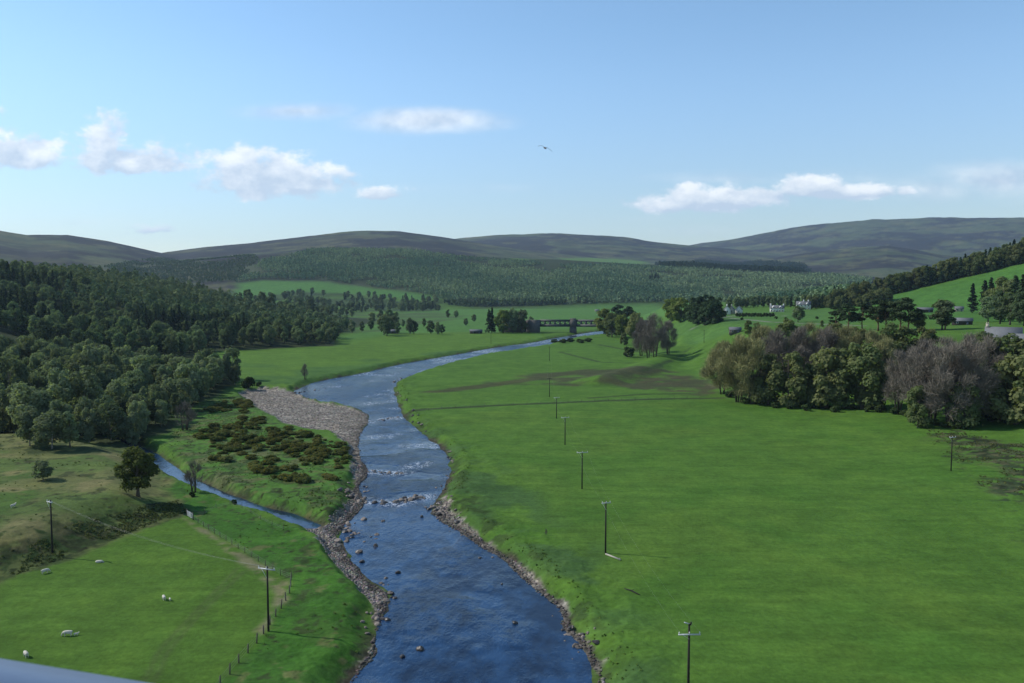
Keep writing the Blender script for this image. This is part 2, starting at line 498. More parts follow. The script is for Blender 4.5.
paint(UP, (.082, .122, .030), 3, 4, 12, cut=(.50, .64, 17, 177))
paint(UP, (.052, .062, .022), 2, 4, 8, cut=(.63, .72, 3, 178))
paint(wpoly([(-30,548),(30,500),(55,470),(-40,460)]), (.062, .112, .022), 2, 3, 8, cut=(.35, .5, 14, 180))
RBANK = wpoly([(-150,600),(-60,565),(0,548),(40,541),(75,524),(110,515),(150,505),(178,500),(188,512),(142,528),(110,541),(60,561),(0,580),(-150,640)])
paint(RBANK, (.058, .072, .024), 1.5, 3, 6, cut=(.34, .5, 5, 181))
paint(RBANK, (.026, .030, .013), 1.0, 2.5, 5, cut=(.50, .58, 3, 182))
paint(RBANK, (.085, .085, .035), 1.0, 2.5, 5, cut=(.56, .66, 4, 183))
paint(wpoly([(0,452),(60,455),(110,455),(150,466),(172,470),(160,450),(110,444),(40,446),(0,445)]), (.04, .058, .02), 3, 4, 8, cut=(.45, .56, 6, 185))
# island of grass between stream and river
ISL = wpoly([(165,440),(205,400),(245,395),(268,416),(300,431),(346,445),(354,480),(345,505),(330,525),(300,518),(250,500),(205,482)])
paint(ISL, (.066, .146, .024), 2, 2, 6)
paint(ISL, (.105, .120, .045), 2, 2, 6, cut=(.58, .72, 8, 186))
paint(ISL, (.045, .080, .020), 2, 2, 6, cut=(.58, .68, 5, 187))
for P_r, lo_, hi_ in ((ISL, .57, .70), (STRIPL, .62, .76), (UP, .64, .80), (RBANK, .44, .56)):
    paint(P_r, (.040, .066, .018), 1.5, 1.5, 4, cut=(lo_, hi_, 2.2, 401))
    paint(P_r, (.098, .118, .036), 1.5, 1.5, 4, cut=(lo_ + .02, hi_ + .03, 2.6, 405))
    paint(P_r, (.030, .042, .014), 1.5, 1.5, 4, cut=(lo_ + .06, hi_ + .06, 1.3, 409))
paint(wpoly([(405,420),(440,470),(446,500),(530,565),(590,640),(604,700),(622,700),(608,632),(545,560),(480,505),(462,462),(426,420)]), (.042, .074, .018), 1.5, 2.5, 5, cut=(.47, .60, 2.4, 413))
FBP = wpoly([(240,300),(256,297),(300,294),(340,296),(380,299),(440,302),(440,311),(400,313),(350,315),(330,320),(318,334),(300,318),(256,316)])
paint(FBP, (.045, .075, .022), 12, 25, 60, cut=(.36, .52, 50, 417))
# tracks worn in the grass, village lane
paint(wpoly([(730,318),(770,322),(820,324),(866,326)]), (.20, .19, .16), .8, 0, line=1.6)
paint(wpoly([(690,330),(720,318),(740,315),(790,316)]), (.16, .16, .12), .8, 0, line=1.5)
for k in (0, 1):
    paint(wpoly([(238 + 5 * k, 568 + 4 * k), (195 + 7 * k, 612), (160 + 9 * k, 650), (140 + 10 * k, 690)]), (.070, .112, .024), .5, .2, 2, line=.35)
paint(wpoly([(190,474),(214,485),(240,496),(268,506),(300,516),(322,522)]), (.105, .080, .058), 1.2, 1.4, 4, line=1.5, cut=(.40, .54, 5, 425))
# wet earth and gravel along the water
sub = (gd < 1150) & (gx < 220)
sr, ss = river_terms(gx[sub], gy[sub])
n3s = n3[sub]; n2s = n2[sub]
sg = np.maximum(np.maximum(sdist(gx[sub], gy[sub], GRAVEL_BAR), sdist(gx[sub], gy[sub], BEACH)), np.maximum(sdist(gx[sub], gy[sub], RBEACH), sdist(gx[sub], gy[sub], ISHORE)))
sg2 = sg + (n3s - .5) * 3.0
gravel = np.zeros(len(gx)); gv = sm(-.4, .6, sg2)
low = sm(-WATER * .75, -WATER * .35 * 0 + .5, -(gzz[sub]))       # near water level
edge = (1 - sm(.4, 2.2, sr + (n3s - .5) * 3)) * (.35 + .65 * sm(.42, .6, n2s))
edge = np.maximum(edge, (1 - sm(0, 1.4, ss + (n3s - .5) * 2)) * .8)
earth = np.array((.050, .044, .028)); stone = np.array((.205, .180, .140))
cs = colr[sub]
cs = cs * (1 - edge[:, None]) + earth * edge[:, None]
st = stone * (.65 + .7 * fbm(gx[sub], gy[sub], 3.5, 4, 191, .7))[:, None]
st = st * (1 - .45 * (1 - sm(-1.75, -1.45, gzz[sub])))[:, None]           # wet stones by the water
cs = cs * (1 - gv[:, None]) + st * gv[:, None]
wet = sm(-1.75, -1.9, gzz[sub])
cs = cs * (1 - wet[:, None]) + np.array((.030, .030, .020)) * wet[:, None]
colr[sub] = cs
gravel[sub] = np.maximum(gv, edge * .6)
# small scale wear everywhere
hm_ = (1 - hillmask)[:, None]; colr = colr * (np.array((.84, .86, .92)) * hm_ + .88 * (1 - hm_))
colr *= (.90 + .20 * n2)[:, None] * (.94 + .12 * n1)[:, None]

def grid_faces(r0, r1):
    a = (np.arange(r0, r1)[:, None] * nc + np.arange(nc - 1)[None]).ravel()
    return np.stack([a, a + 1, a + 1 + nc, a + nc], -1)

m = N('grassland')
at = m.n('ShaderNodeAttribute', attribute_name='Col'); mk = m.n('ShaderNodeAttribute', attribute_name='Gravel')
tc = m.n('ShaderNodeTexCoord'); P_ = tc.outputs['Object']
na = m.noise(P_, 1.3, 6, .68); nb = m.noise(P_, .11, 5, .6); ncx = m.noise(P_, .012, 4, .6)
f = m.math('MULTIPLY', m.rng(na.outputs[0], .25, .75, .72, 1.28), m.rng(nb.outputs[0], .3, .7, .84, 1.16))
f = m.math('MULTIPLY', f, m.rng(ncx.outputs[0], .3, .7, .94, 1.06))
nd = m.noise(P_, .38, 5, .7); f = m.math('MULTIPLY', f, m.rng(nd.outputs[0], .3, .7, .82, 1.18))
mpg = m.n('ShaderNodeMapping'); m.l(P_, mpg.inputs[0]); mpg.inputs['Scale'].default_value = (.10, 1.0, 1); mpg.inputs['Rotation'].default_value = (0, 0, .12)
ne = m.noise(mpg.outputs[0], .5, 4, .6); f = m.math('MULTIPLY', f, m.rng(ne.outputs[0], .3, .7, .88, 1.12))
vo = m.n('ShaderNodeTexVoronoi'); m.l(P_, vo.inputs['Vector']); vo.inputs['Scale'].default_value = 1.7
pv = m.n('ShaderNodeSeparateColor'); m.l(vo.outputs['Color'], pv.inputs[0])
vo2 = m.n('ShaderNodeTexVoronoi'); m.l(P_, vo2.inputs['Vector']); vo2.inputs['Scale'].default_value = .55
pv2 = m.n('ShaderNodeSeparateColor'); m.l(vo2.outputs['Color'], pv2.inputs[0])
fg = m.math('MULTIPLY', m.rng(pv.outputs[0], 0, 1, .5, 1.6), m.rng(pv2.outputs[0], 0, 1, .75, 1.3))
mixf = m.n('ShaderNodeMix'); m.l(mk.outputs['Fac'], mixf.inputs[0]); m.l(f, mixf.inputs[2]); m.l(fg, mixf.inputs[3])
v = m.n('ShaderNodeVectorMath', operation='SCALE'); m.l(at.outputs['Color'], v.inputs[0]); m.l(mixf.outputs[0], v.inputs['Scale'])
# a slight yellowing of single tufts
hue = m.mix(m.rng(nb.outputs[0], .45, .75, 0, .5), v.outputs[0], m.mix(1.0, v.outputs[0], (1.22, 1.04, .9), 'MULTIPLY'))
b = m.n('ShaderNodeBsdfPrincipled'); m.l(hue, b.inputs['Base Color']); b.inputs['Roughness'].default_value = .95; b.inputs['Specular IOR Level'].default_value = .06
bh = m.math('ADD', m.math('MULTIPLY', na.outputs[0], .25), m.math('MULTIPLY', m.math('SUBTRACT', 1.0, vo.outputs['Distance']), m.math('MULTIPLY', mk.outputs['Fac'], .35)))
bp = m.n('ShaderNodeBump'); bp.inputs['Strength'].default_value = .55; bp.inputs['Distance'].default_value = 1.0; m.l(bh, bp.inputs['Height']); m.l(bp.outputs[0], b.inputs['Normal'])
M_GROUND = m.out(b.outputs[0])

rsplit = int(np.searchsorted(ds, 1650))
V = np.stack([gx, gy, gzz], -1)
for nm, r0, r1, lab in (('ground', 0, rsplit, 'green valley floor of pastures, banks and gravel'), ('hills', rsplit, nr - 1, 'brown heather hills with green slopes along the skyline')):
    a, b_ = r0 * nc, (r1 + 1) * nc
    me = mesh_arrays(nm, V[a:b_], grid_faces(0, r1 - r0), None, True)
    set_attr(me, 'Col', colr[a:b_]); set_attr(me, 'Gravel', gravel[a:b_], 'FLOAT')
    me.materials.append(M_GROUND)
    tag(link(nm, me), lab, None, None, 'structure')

# ------------------------------------------------------------------ water
def water_mat():
    m = N('river_water')
    tc = m.n('ShaderNodeTexCoord'); P_ = tc.outputs['Object']
    at = m.n('ShaderNodeAttribute', attribute_name='Foam'); rf = m.n('ShaderNodeAttribute', attribute_name='Riffle')
    mp = m.n('ShaderNodeMapping'); m.l(P_, mp.inputs[0]); mp.inputs['Scale'].default_value = (1.0, .55, 1); mp.inputs['Rotation'].default_value = (0, 0, .15)
    w1 = m.noise(mp.outputs[0], .9, 5, .62); w2 = m.noise(mp.outputs[0], 2.6, 3, .6); w3 = m.noise(mp.outputs[0], .045, 4, .6)
    w4 = m.noise(mp.outputs[0], .33, 4, .6)
    b = m.n('ShaderNodeBsdfPrincipled')
    painted_sky = m.mix(m.rng(m.math('ADD', m.math('MULTIPLY', w4.outputs[0], .45), m.math('MULTIPLY', w3.outputs[0], .55)), .43, .57), (.004, .012, .032), (.013, .042, .100))  # blue of the reflected sky painted into the water colour, in dark and bright patches
    fm = m.math('MULTIPLY', at.outputs['Fac'], m.rng(w2.outputs[0], .44, .60, 0, 1))
    fm = m.math('MULTIPLY', fm, m.rng(w1.outputs[0], .40, .56, 0, 1), clamp=True)
    m.l(m.mix(fm, painted_sky, (.72, .76, .80)), b.inputs['Base Color'])
    m.l(m.math('ADD', m.math('MULTIPLY_ADD', m.math('MAXIMUM', rf.outputs['Fac'], 0.0),   .16, .035), m.math('MULTIPLY', fm, .5), clamp=True), b.inputs['Roughness'])
    b.inputs['IOR'].default_value = 1.333
    b.inputs['Specular IOR Level'].default_value = .5
    hh = m.math('ADD', m.math('MULTIPLY', w1.outputs[0], .55), m.math('ADD', m.math('MULTIPLY', w2.outputs[0], .14), m.math('MULTIPLY', w4.outputs[0], .7)))
    amp = m.math('MULTIPLY', hh, m.math('MULTIPLY', m.math('MULTIPLY_ADD', rf.outputs['Fac'], 1.6, .26), m.rng(w3.outputs[0], .38, .62, .35, 1.35)))
    bp = m.n('ShaderNodeBump'); bp.inputs['Strength'].default_value = 1.0; bp.inputs['Distance'].default_value = .55; m.l(amp, bp.inputs['Height']); m.l(bp.outputs[0], b.inputs['Normal'])
    return m.out(b.outputs[0])
M_WATER = water_mat()
CROY1 = wflat([(369,472),(385,473),(403,473)], WATER)
CROY2 = wflat([(340,496),(362,501),(380,502),(395,504),(412,499),(425,497)], WATER)
CROY3 = wflat([(412,467),(425,463)], WATER); CROY4 = wflat([(382,419),(398,418)], WATER)
def sheet(name, keep, lab, stream=False):
    f = grid_faces(0, rsplit - 1)
    f = f[keep[f].any(1)]
    used, inv = np.unique(f, return_inverse=True); f = inv.reshape(-1, 4)
    x, y = gx[used], gy[used]
    z = np.full(len(x), WATER + (.05 if stream else 0))
    me = mesh_arrays(name, np.stack([x, y, z], -1), f, None, True)
    foam = np.zeros(len(x)); rif = np.full(len(x), .45)
    for P in (CROY1, CROY2, CROY3, CROY4):
        s = seg_dist(x, y, P)
        foam = np.maximum(foam, (1 - sm(.5, 4.5, s)) * .6)
        rif = np.maximum(rif, 1 - sm(3, 22, s))
    d = np.hypot(x, y); c = polar(x, y)[1]
    # riffles: stretches where the river runs over stones
    rif = np.maximum(rif * .35, sm(.46, .60, fbm(x, y, 20, 4, 201)) * .9)
    rif = rif * (.55 + .45 * sm(130, 160, d)) + .9 * (1 - rif) * sm(200, 330, d)
    
    foam = np.maximum(foam, sm(.60, .72, fbm(x, y, 14, 4, 205)) * .4 * sm(150, 190, d))
    foam = np.maximum(foam, sm(.52, .66, fbm(x, y, 22, 4, 207)) * .55 * sm(420, 560, d))
    if stream: foam *= 0; rif = rif * 0 - .30
    set_attr(me, 'Foam', foam, 'FLOAT'); set_attr(me, 'Riffle', rif, 'FLOAT')
    me.materials.append(M_WATER)
    return tag(link(name, me), lab, None, None, 'structure')
keep = np.zeros(len(gx), bool); keep[sub] = sr < 7
keep2 = np.zeros(len(gx), bool); keep2[sub] = (ss < 4) & (sr > 3)
sheet('river', keep, 'wide blue river winding down the valley')
sheet('stream', keep2, 'narrow stream running into the river', True)

# ------------------------------------------------------------------ sky, sun, camera
SUN = Vector((-10.6, 2.4, 9.2)).normalized()
elev = math.asin(SUN.z); azim = math.atan2(SUN.x, SUN.y)       # from +Y towards +X
wd = bpy.data.worlds.new('World'); SC.world = wd; wd.use_nodes = True
w = N('sky', wd)
sky = w.n('ShaderNodeTexSky', sky_type='NISHITA'); sky.sun_disc = False
sky.sun_elevation = elev; sky.sun_rotation = azim
sky.altitude = 200; sky.air_density = 1.0; sky.dust_density = .12; sky.ozone_density = 1.3
tc = w.n('ShaderNodeTexCoord'); sp = w.n('ShaderNodeSeparateXYZ'); w.l(tc.outputs['Generated'], sp.inputs[0])
yy = w.math('MAXIMUM', sp.outputs[1], .02)
u = w.math('DIVIDE', sp.outputs[0], yy); v = w.math('DIVIDE', sp.outputs[2], yy)
cmb = w.n('ShaderNodeCombineXYZ'); w.l(u, cmb.inputs[0]); w.l(w.math('MULTIPLY', v, 1.55), cmb.inputs[1])
big = w.noise(cmb.outputs[0], 13, 7, .58); sml = w.noise(cmb.outputs[0], 34, 6, .6)
wsp = w.n('ShaderNodeMapping'); w.l(cmb.outputs[0], wsp.inputs[0]); wsp.inputs['Scale'].default_value = (.45, 1.7, 1)
thin = w.noise(wsp.outputs[0], 12, 6, .6)
# the same noise a little towards the sun: where it is thinner there the cloud is lit
offs = w.n('ShaderNodeVectorMath', operation='ADD'); w.l(cmb.outputs[0], offs.inputs[0]); offs.inputs[1].default_value = (-.010, .022, 0)
big2 = w.noise(offs.outputs[0], 13, 7, .58)
lit = w.math('SUBTRACT', big.outputs[0], big2.outputs[0])
# clouds: column, row, half width, half height (photo pixels -> directions), density, softness
CL = [(22,156,52,24,1.0,0),(140,163,66,20,1.0,0),(105,146,26,22,.75,0),(272,183,70,28,1.1,0),(318,176,34,14,.6,0),(381,195,26,9,.9,0),(150,231,22,7,.6,0),
      (690,204,50,19,1.05,0),(750,199,60,15,1.05,0),(815,192,60,14,1.0,0),(862,192,36,11,.8,0),(925,190,110,18,.75,1),(1000,180,90,26,.85,1),(1090,178,90,30,.9,1),
      (-60,150,60,30,1,0),
      (425,121,100,17,1.25,1),(300,111,75,13,1.0,1),(720,178,90,10,.45,1),(370,190,90,8,.28,1),(500,187,70,9,.25,1),(90,222,90,8,.30,1),(690,232,70,8,.3,1),(640,219,60,6,.25,1),(870,180,110,14,.35,1)]
dens_c = None; dens_s = None; body = None
for (cx, cy, a, b_, k, soft) in CL:
    X, Y, Z = pixdir(cx, cy); u0 = float(X / Y); v0 = float(Z / Y); a = a / F * (1.05 if soft else 1.28); b_ = b_ / F * (1.05 if soft else 1.25)
    du = w.math('DIVIDE', w.math('SUBTRACT', u, u0), a)
    dv = w.math('DIVIDE', w.math('SUBTRACT', v, v0), b_)
    if not soft:      # flat bases: the lower half falls off faster
        dv = w.math('MULTIPLY', dv, w.rng(dv, -.01, .01, 2.0, 1.0))
    q = w.math('ADD', w.math('MULTIPLY', du, du), w.math('MULTIPLY', dv, dv))
    e = w.math('MULTIPLY', w.math('SUBTRACT', 1.0, w.math('MINIMUM', w.math('SQRT', q), 2.0)), k)
    if soft: dens_s = e if dens_s is None else w.math('MAXIMUM', dens_s, e)
    else:
        dens_c = e if dens_c is None else w.math('MAXIMUM', dens_c, e)
        hb = w.math('MULTIPLY', w.rng(e, -.2, .3), dv)
        body = hb if body is None else w.math('ADD', body, hb)
nz = w.math('ADD', w.math('MULTIPLY', w.math('SUBTRACT', big.outputs[0], .5), 2.6), w.math('MULTIPLY', w.math('SUBTRACT', sml.outputs[0], .5), 1.5))
dc = w.rng(w.math('ADD', w.math('MULTIPLY', dens_c, 1.15), nz), .0, .55, 0, 1, True)
ns = w.math('ADD', w.math('MULTIPLY', w.math('SUBTRACT', thin.outputs[0], .5), 1.6), w.math('MULTIPLY', w.math('SUBTRACT', sml.outputs[0], .5), .3))
dsf = w.rng(w.math('ADD', dens_s, w.math('MULTIPLY', ns, .55)), .0, 1.15, 0, .8, True)
front = w.rng(sp.outputs[1], .05, .2)
dens = w.math('MULTIPLY', w.math('MAXIMUM', w.math('MULTIPLY', dc, .90), dsf), front)
sh = w.math('ADD', w.math('MULTIPLY', lit, 3.2), w.math('MULTIPLY', body, .55))
shade = w.rng(sh, -.30, .62, 0, 1)
ccol = w.mix(shade, (.41, .49, .60), (.74, .765, .79))
ccol = w.mix(w.rng(dsf, 0, .4), ccol, (.80, .86, .93)) if False else ccol
bg = w.n('ShaderNodeBackground'); 
gr = w.rng(sp.outputs[2], 0, .26, .68, 1.0, True)
hz_ = w.n('ShaderNodeVectorMath', operation='SCALE'); w.l(sky.outputs[0], hz_.inputs[0]); w.l(gr, hz_.inputs['Scale'])
tint = w.mix(1.0, hz_.outputs[0], w.mix(w.rng(sp.outputs[2], .02, .30), (1.04, 1.04, 1.06), (.91, 1.05, 1.09)), 'MULTIPLY')
w.l(tint, bg.inputs['Color']); bg.inputs['Strength'].default_value = .115
bg2 = w.n('ShaderNodeBackground'); w.l(ccol, bg2.inputs['Color']); bg2.inputs['Strength'].default_value = 1.0
mx = w.n('ShaderNodeMixShader'); w.l(dens, mx.inputs[0]); w.l(bg.outputs[0], mx.inputs[1]); w.l(bg2.outputs[0], mx.inputs[2])
w.out(mx.outputs[0], 'Surface', 'ShaderNodeOutputWorld')

sl = bpy.data.lights.new('sun', 'SUN'); sl.energy = 3.3; sl.angle = math.radians(.53); sl.color = (1.0, .955, .88)
so = link('sun', sl); so.rotation_euler = SUN.to_track_quat('Z', 'Y').to_euler(); so.location = (-200, 60, 300)

cam = bpy.data.cameras.new('camera'); cam.sensor_width = 36; cam.lens = 36 * F / W; cam.clip_start = .05; cam.clip_end = 40000
co = link('camera', cam); co.location = (0, 0, HC); co.rotation_euler = (math.pi / 2 - PITCH, 0, 0)
cam.dof.use_dof = True; cam.dof.focus_distance = 260; cam.dof.aperture_fstop = 6.3
SC.camera = co
SC.view_settings.view_transform = 'Standard'; SC.view_settings.look = 'None'; SC.view_settings.exposure = .55; SC.view_settings.gamma = 1
SC.cycles.max_bounces = 6; SC.cycles.transparent_max_bounces = 4; SC.cycles.caustics_reflective = False; SC.cycles.caustics_refractive = False
SC.cycles.use_denoising = True
# ------------------------------------------------------------------ plant shapes
def lobes(rng, n, env, H0, H1, R, rl=(.26, .42), flat=1.0, tmin=0.0, tmax=1.0):
    """lobe centres and radii filling an envelope env(t) of radius R between heights H0 and H1"""
    t = tmin + (tmax - tmin) * (np.arange(n) + rng.random(n)) / n
    a = rng.random(n) * 6.283
    e = np.array([env(k) for k in t]) * R
    rr = rng.uniform(rl[0], rl[1], n) * R * (0.55 + .45 * e / R)
    rad = np.maximum(e - rr * .75, 0) * np.sqrt(rng.uniform(.25, 1, n))
    c = np.stack([rad * np.cos(a), rad * np.sin(a), H0 + t * (H1 - H0)], -1)
    return c, rr

def leaf_quads(rng, pos, nrm, size, aspect=1.0, jit=.35):
    n = len(pos)
    size = size * rng.uniform(1 - jit, 1 + jit, n)
    r = rng.normal(size=(n, 3)); a = np.cross(nrm, r); a /= np.linalg.norm(a, axis=1)[:, None] + 1e-9
    b = np.cross(nrm, a); b /= np.linalg.norm(b, axis=1)[:, None] + 1e-9
    a = a * (size / 2)[:, None]; b = b * (size / 2 * aspect)[:, None]
    V = np.stack([pos - a - b * .6, pos + a * .7 - b, pos + a + b * .6, pos - a * .6 + b], 1).reshape(-1, 3)
    return V, np.arange(n * 4).reshape(-1, 4)

def leaf_cloud(g, rng, C, R, n, size, squash=.85, shell=.55, droop=0.0, mat=0, aspect=1.0):
    w = R ** 2 / np.sum(R ** 2)
    k = rng.choice(len(C), n, p=w)
    d = rng.normal(size=(n, 3)); d /= np.linalg.norm(d, axis=1)[:, None]
    d[:, 2] = np.where((d[:, 2] < -.3) & (rng.random(n) < .6), -d[:, 2], d[:, 2])
    rad = (shell + (1 - shell) * rng.random(n) ** .7) * (1 + .22 * rng.normal(size=n) * (rng.random(n) < .35))
    pos = C[k] + d * (R[k] * rad)[:, None] * np.array([1, 1, squash])
    pos[:, 2] -= droop * R[k] * rng.random(n) * np.hypot(d[:, 0], d[:, 1])
    pos[:, 2] = np.maximum(pos[:, 2], .15)
    nrm = d * 1.1 + rng.normal(size=(n, 3)) * .42
    nrm[:, 2] += .3
    nrm /= np.linalg.norm(nrm, axis=1)[:, None]
    V, Q = leaf_quads(rng, pos, nrm, size, aspect)
    g.add(V, Q, mat=mat)

def limbs(g, rng, C, H, r0, nl, lean=.03, sides=7, top=.85, mat=0):
    """tapered trunk with limbs reaching into the crown's lobes"""
    k = np.linspace(0, 1, 7)
    tx = np.cumsum(rng.normal(size=7)) * lean * H * .18 * k; ty = np.cumsum(rng.normal(size=7)) * lean * H * .18 * k
    tr = np.stack([tx, ty, k * H * top - .25], -1)
    rad = r0 * (1 - .8 * k); rad[0] *= 1.5
    g.tube(tr, rad, sides, mat)
    for i in rng.permutation(len(C))[:nl]:
        c = C[i]
        s = np.clip((c[2] / (H * top)) * .62, .14, .86)
        p0 = np.array([np.interp(s, k, tr[:, j]) for j in range(3)])
        mid = (p0 * .5 + c * .5); mid[2] += .04 * H * rng.uniform(-.3, .6)
        rr = r0 * (1 - .8 * s) * .5
        g.tube([p0, mid, c], [rr, rr * .65, rr * .2], 5, mat, False)

PROTO = {}
def proto(kind, crown, trunk, cm, tm, crown_name='crown'):
    mats = cm if isinstance(cm, list) else [cm]
    both = G().merge(trunk, 0)
    for q, qm in zip(crown.q, crown.qm): pass
    off = both.n; both.v += crown.v; both.n += crown.n
    for q, qm in zip(crown.q, crown.qm): both.q.append(q + off); both.qm.append(qm + 1)
    for t, tm_ in zip(crown.t, crown.tm): both.t.append(t + off); both.tm.append(tm_ + 1)
    PROTO.setdefault(kind, []).append(dict(crown=crown.mesh('crown', mats), trunk=trunk.mesh('trunk', [tm], True), whole=both.mesh(kind, [tm] + mats)))

M_BARK = simple('bark', (.085, .070, .052), .9, .3, 6)
M_BIRCHBARK = simple('birch_bark', (.22, .20, .17), .85, .5, 3)
M_PINEBARK = simple('pine_bark', (.13, .075, .045), .9, .3, 3)
M_TWIG = simple('bare_twigs', (.150, .130, .102), .9, .25, .3, objvar=.15)
M_TWIG2 = simple('budding_twigs', (.215, .210, .085), .9, .25, .3, objvar=.15)
M_BIRCH = leaf_mat('birch_leaves', (.122, .162, .094), (.178, .208, .122), .34, .45)
M_BROAD = leaf_mat('broadleaf_leaves', (.094, .140, .074), (.152, .186, .100), .36, .45)
M_FRESH = leaf_mat('fresh_leaves', (.105, .150, .036), (.140, .165, .046), .2, .35)
M_RIVERSIDE = leaf_mat('riverside_leaves', (.095, .128, .052), (.152, .165, .070), .24, .45)
M_CONIFER = leaf_mat('conifer_needles', (.030, .054, .027), (.052, .080, .036), .3, .2)
M_PINE = leaf_mat('pine_needles', (.026, .044, .022), (.040, .056, .026), .25, .1)
M_DARKBUSH = leaf_mat('dark_bush_leaves', (.030, .050, .018), (.055, .075, .026), .3, .2)
M_GORSE = leaf_mat('gorse_spines', (.080, .108, .036), (.118, .122, .046), .28, .4, 1.2)
M_GORSEFLOWER = leaf_mat('gorse_flowers', (.22, .165, .012), (.18, .14, .015), .2, .15, 1.2)

def oval(t): return math.sin(math.pi * min(max(t * .84 + .08, 0), 1)) ** .6
def birch_env(t): return (math.sin(math.pi * (t * .86 + .12))) ** .8 * (1.05 - .25 * t)
def dome(t): return math.sqrt(max(0, 1 - (t * .98) ** 2)) * (.62 + .38 * min(1, t * 3))

for v in range(6):      # birches
    r = np.random.default_rng(100 + v); Hh = r.uniform(11, 13.5); R = r.uniform(3.9, 4.9)
    C, LR = lobes(r, 30, lambda t: oval(.1 + .86 * t), 1.8, Hh - 1.3, R, (.24, .44)); g = G(); leaf_cloud(g, r, C, LR, 3800, .46, .95, .55, .2)
    t = G(); limbs(t, r, C, Hh, .16, 9, .05); proto('birch_tree', g, t, M_BIRCH, M_BIRCHBARK)
for v in range(6):      # dark broadleaf trees
    r = np.random.default_rng(200 + v); Hh = r.uniform(12, 16); R = r.uniform(4.4, 5.6)
    C, LR = lobes(r, 26, oval, 2.2, Hh - 1.2, R, (.26, .44)); g = G(); leaf_cloud(g, r, C, LR, 2600, .62, .85, .5)
    t = G(); limbs(t, r, C, Hh, .28, 9, .04); proto('broadleaf_tree', g, t, M_BROAD, M_BARK)
for v in range(5):      # riverside trees, dense down to the ground
    r = np.random.default_rng(300 + v); Hh = r.uniform(11, 14); R = r.uniform(4.2, 5.2)
    C, LR = lobes(r, 30, lambda t: oval(.15 + .85 * t), .9, Hh - 1.0, R, (.24, .40)); g = G(); leaf_cloud(g, r, C, LR, 4200, .48, .9, .55)
    t = G(); limbs(t, r, C, Hh, .26, 10, .06); proto('riverside_tree', g, t, M_RIVERSIDE, M_BARK)
for v in range(2):      # fresh green crown
    r = np.random.default_rng(340 + v); Hh = 12; R = 5
    C, LR = lobes(r, 28, oval, 1.0, Hh - 1.0, R, (.26, .42)); g = G(); leaf_cloud(g, r, C, LR, 3000, .6, .9, .5)
    t = G(); limbs(t, r, C, Hh, .26, 10, .06); proto('fresh_tree', g, t, M_FRESH, M_BARK)
for v in range(2):      # the single field tree
    r = np.random.default_rng(360 + v); Hh = 10.5; R = 4.5
    C, LR = lobes(r, 34, lambda t: oval(.08 + .9 * t), 2.1, Hh - .9, R, (.22, .38)); g = G(); leaf_cloud(g, r, C, LR, 8500, .34, .85, .45)
    t = G(); limbs(t, r, C, Hh, .34, 16, .03); proto('field_tree', g, t, leaf_mat('field_tree_leaves', (.070, .092, .032), (.105, .118, .042), .1, .42), M_BARK)
def conifer(r, Hh, R, n, size, base=.08):
    g = G(); m_ = 0; P = []; NN = []
    nb = int(n / 26)
    for i in range(nb):
        t = base + (1 - base) * ((i + r.random()) / nb) ** .9
        L = R * (1 - t) ** .85 * r.uniform(.75, 1.12) + .18; a = r.random() * 6.283
        s = r.random(26) ** .7
        droop = .22
        p = np.stack([np.cos(a) * s * L, np.sin(a) * s * L, t * Hh - droop * L * s + .1 * L * s * s], -1) + r.normal(size=(26, 3)) * np.array([.13, .13, .10]) * (L + .4)
        P.append(p); q = np.tile(np.array([np.cos(a) * .35, np.sin(a) * .35, .9]), (26, 1)) + r.normal(size=(26, 3)) * .45; NN.append(q)
    P = np.concatenate(P); NN = np.concatenate(NN); NN /= np.linalg.norm(NN, axis=1)[:, None]
    P[:, 2] = np.clip(P[:, 2], .2, Hh + .3)
    V, Q = leaf_quads(r, P, NN, size); g.add(V, Q)
    t = G(); t.tube([(0, 0, -.3), (.05, 0, Hh * .5), (0, .04, Hh * .97)], [.24, .15, .03], 7)
    return g, t
for v in range(4):
    r = np.random.default_rng(400 + v); g, t = conifer(r, r.uniform(14, 18), r.uniform(2.5, 3.3), 1900, .66); proto('conifer_tree', g, t, M_CONIFER, M_BARK)
for v in range(3):      # Scots pine: bare stem, flat dark clumps
    r = np.random.default_rng(500 + v); Hh = 14.5; R = 5.0
    C, LR = lobes(r, 17, lambda t: .35 + .65 * math.sin(math.pi * (.18 + .72 * t)), 4.6, Hh - 1, R, (.26, .42)); g = G(); leaf_cloud(g, r, C, LR, 3000, .5, .52, .4)
    t = G(); limbs(t, r, C, Hh, .3, 13, .05); proto('scots_pine', g, t, M_PINE, M_PINEBARK)
for v in range(2):      # dense dark evergreen, rounded
    r = np.random.default_rng(520 + v); Hh = 13; R = 4.4
    C, LR = lobes(r, 30, lambda t: oval(.22 + .74 * t), .6, Hh - 1, R, (.24, .40)); g = G(); leaf_cloud(g, r, C, LR, 3600, .5, .9, .55)
    t = G(); limbs(t, r, C, Hh, .3, 8, .04); proto('dark_evergreen', g, t, M_CONIFER, M_BARK)
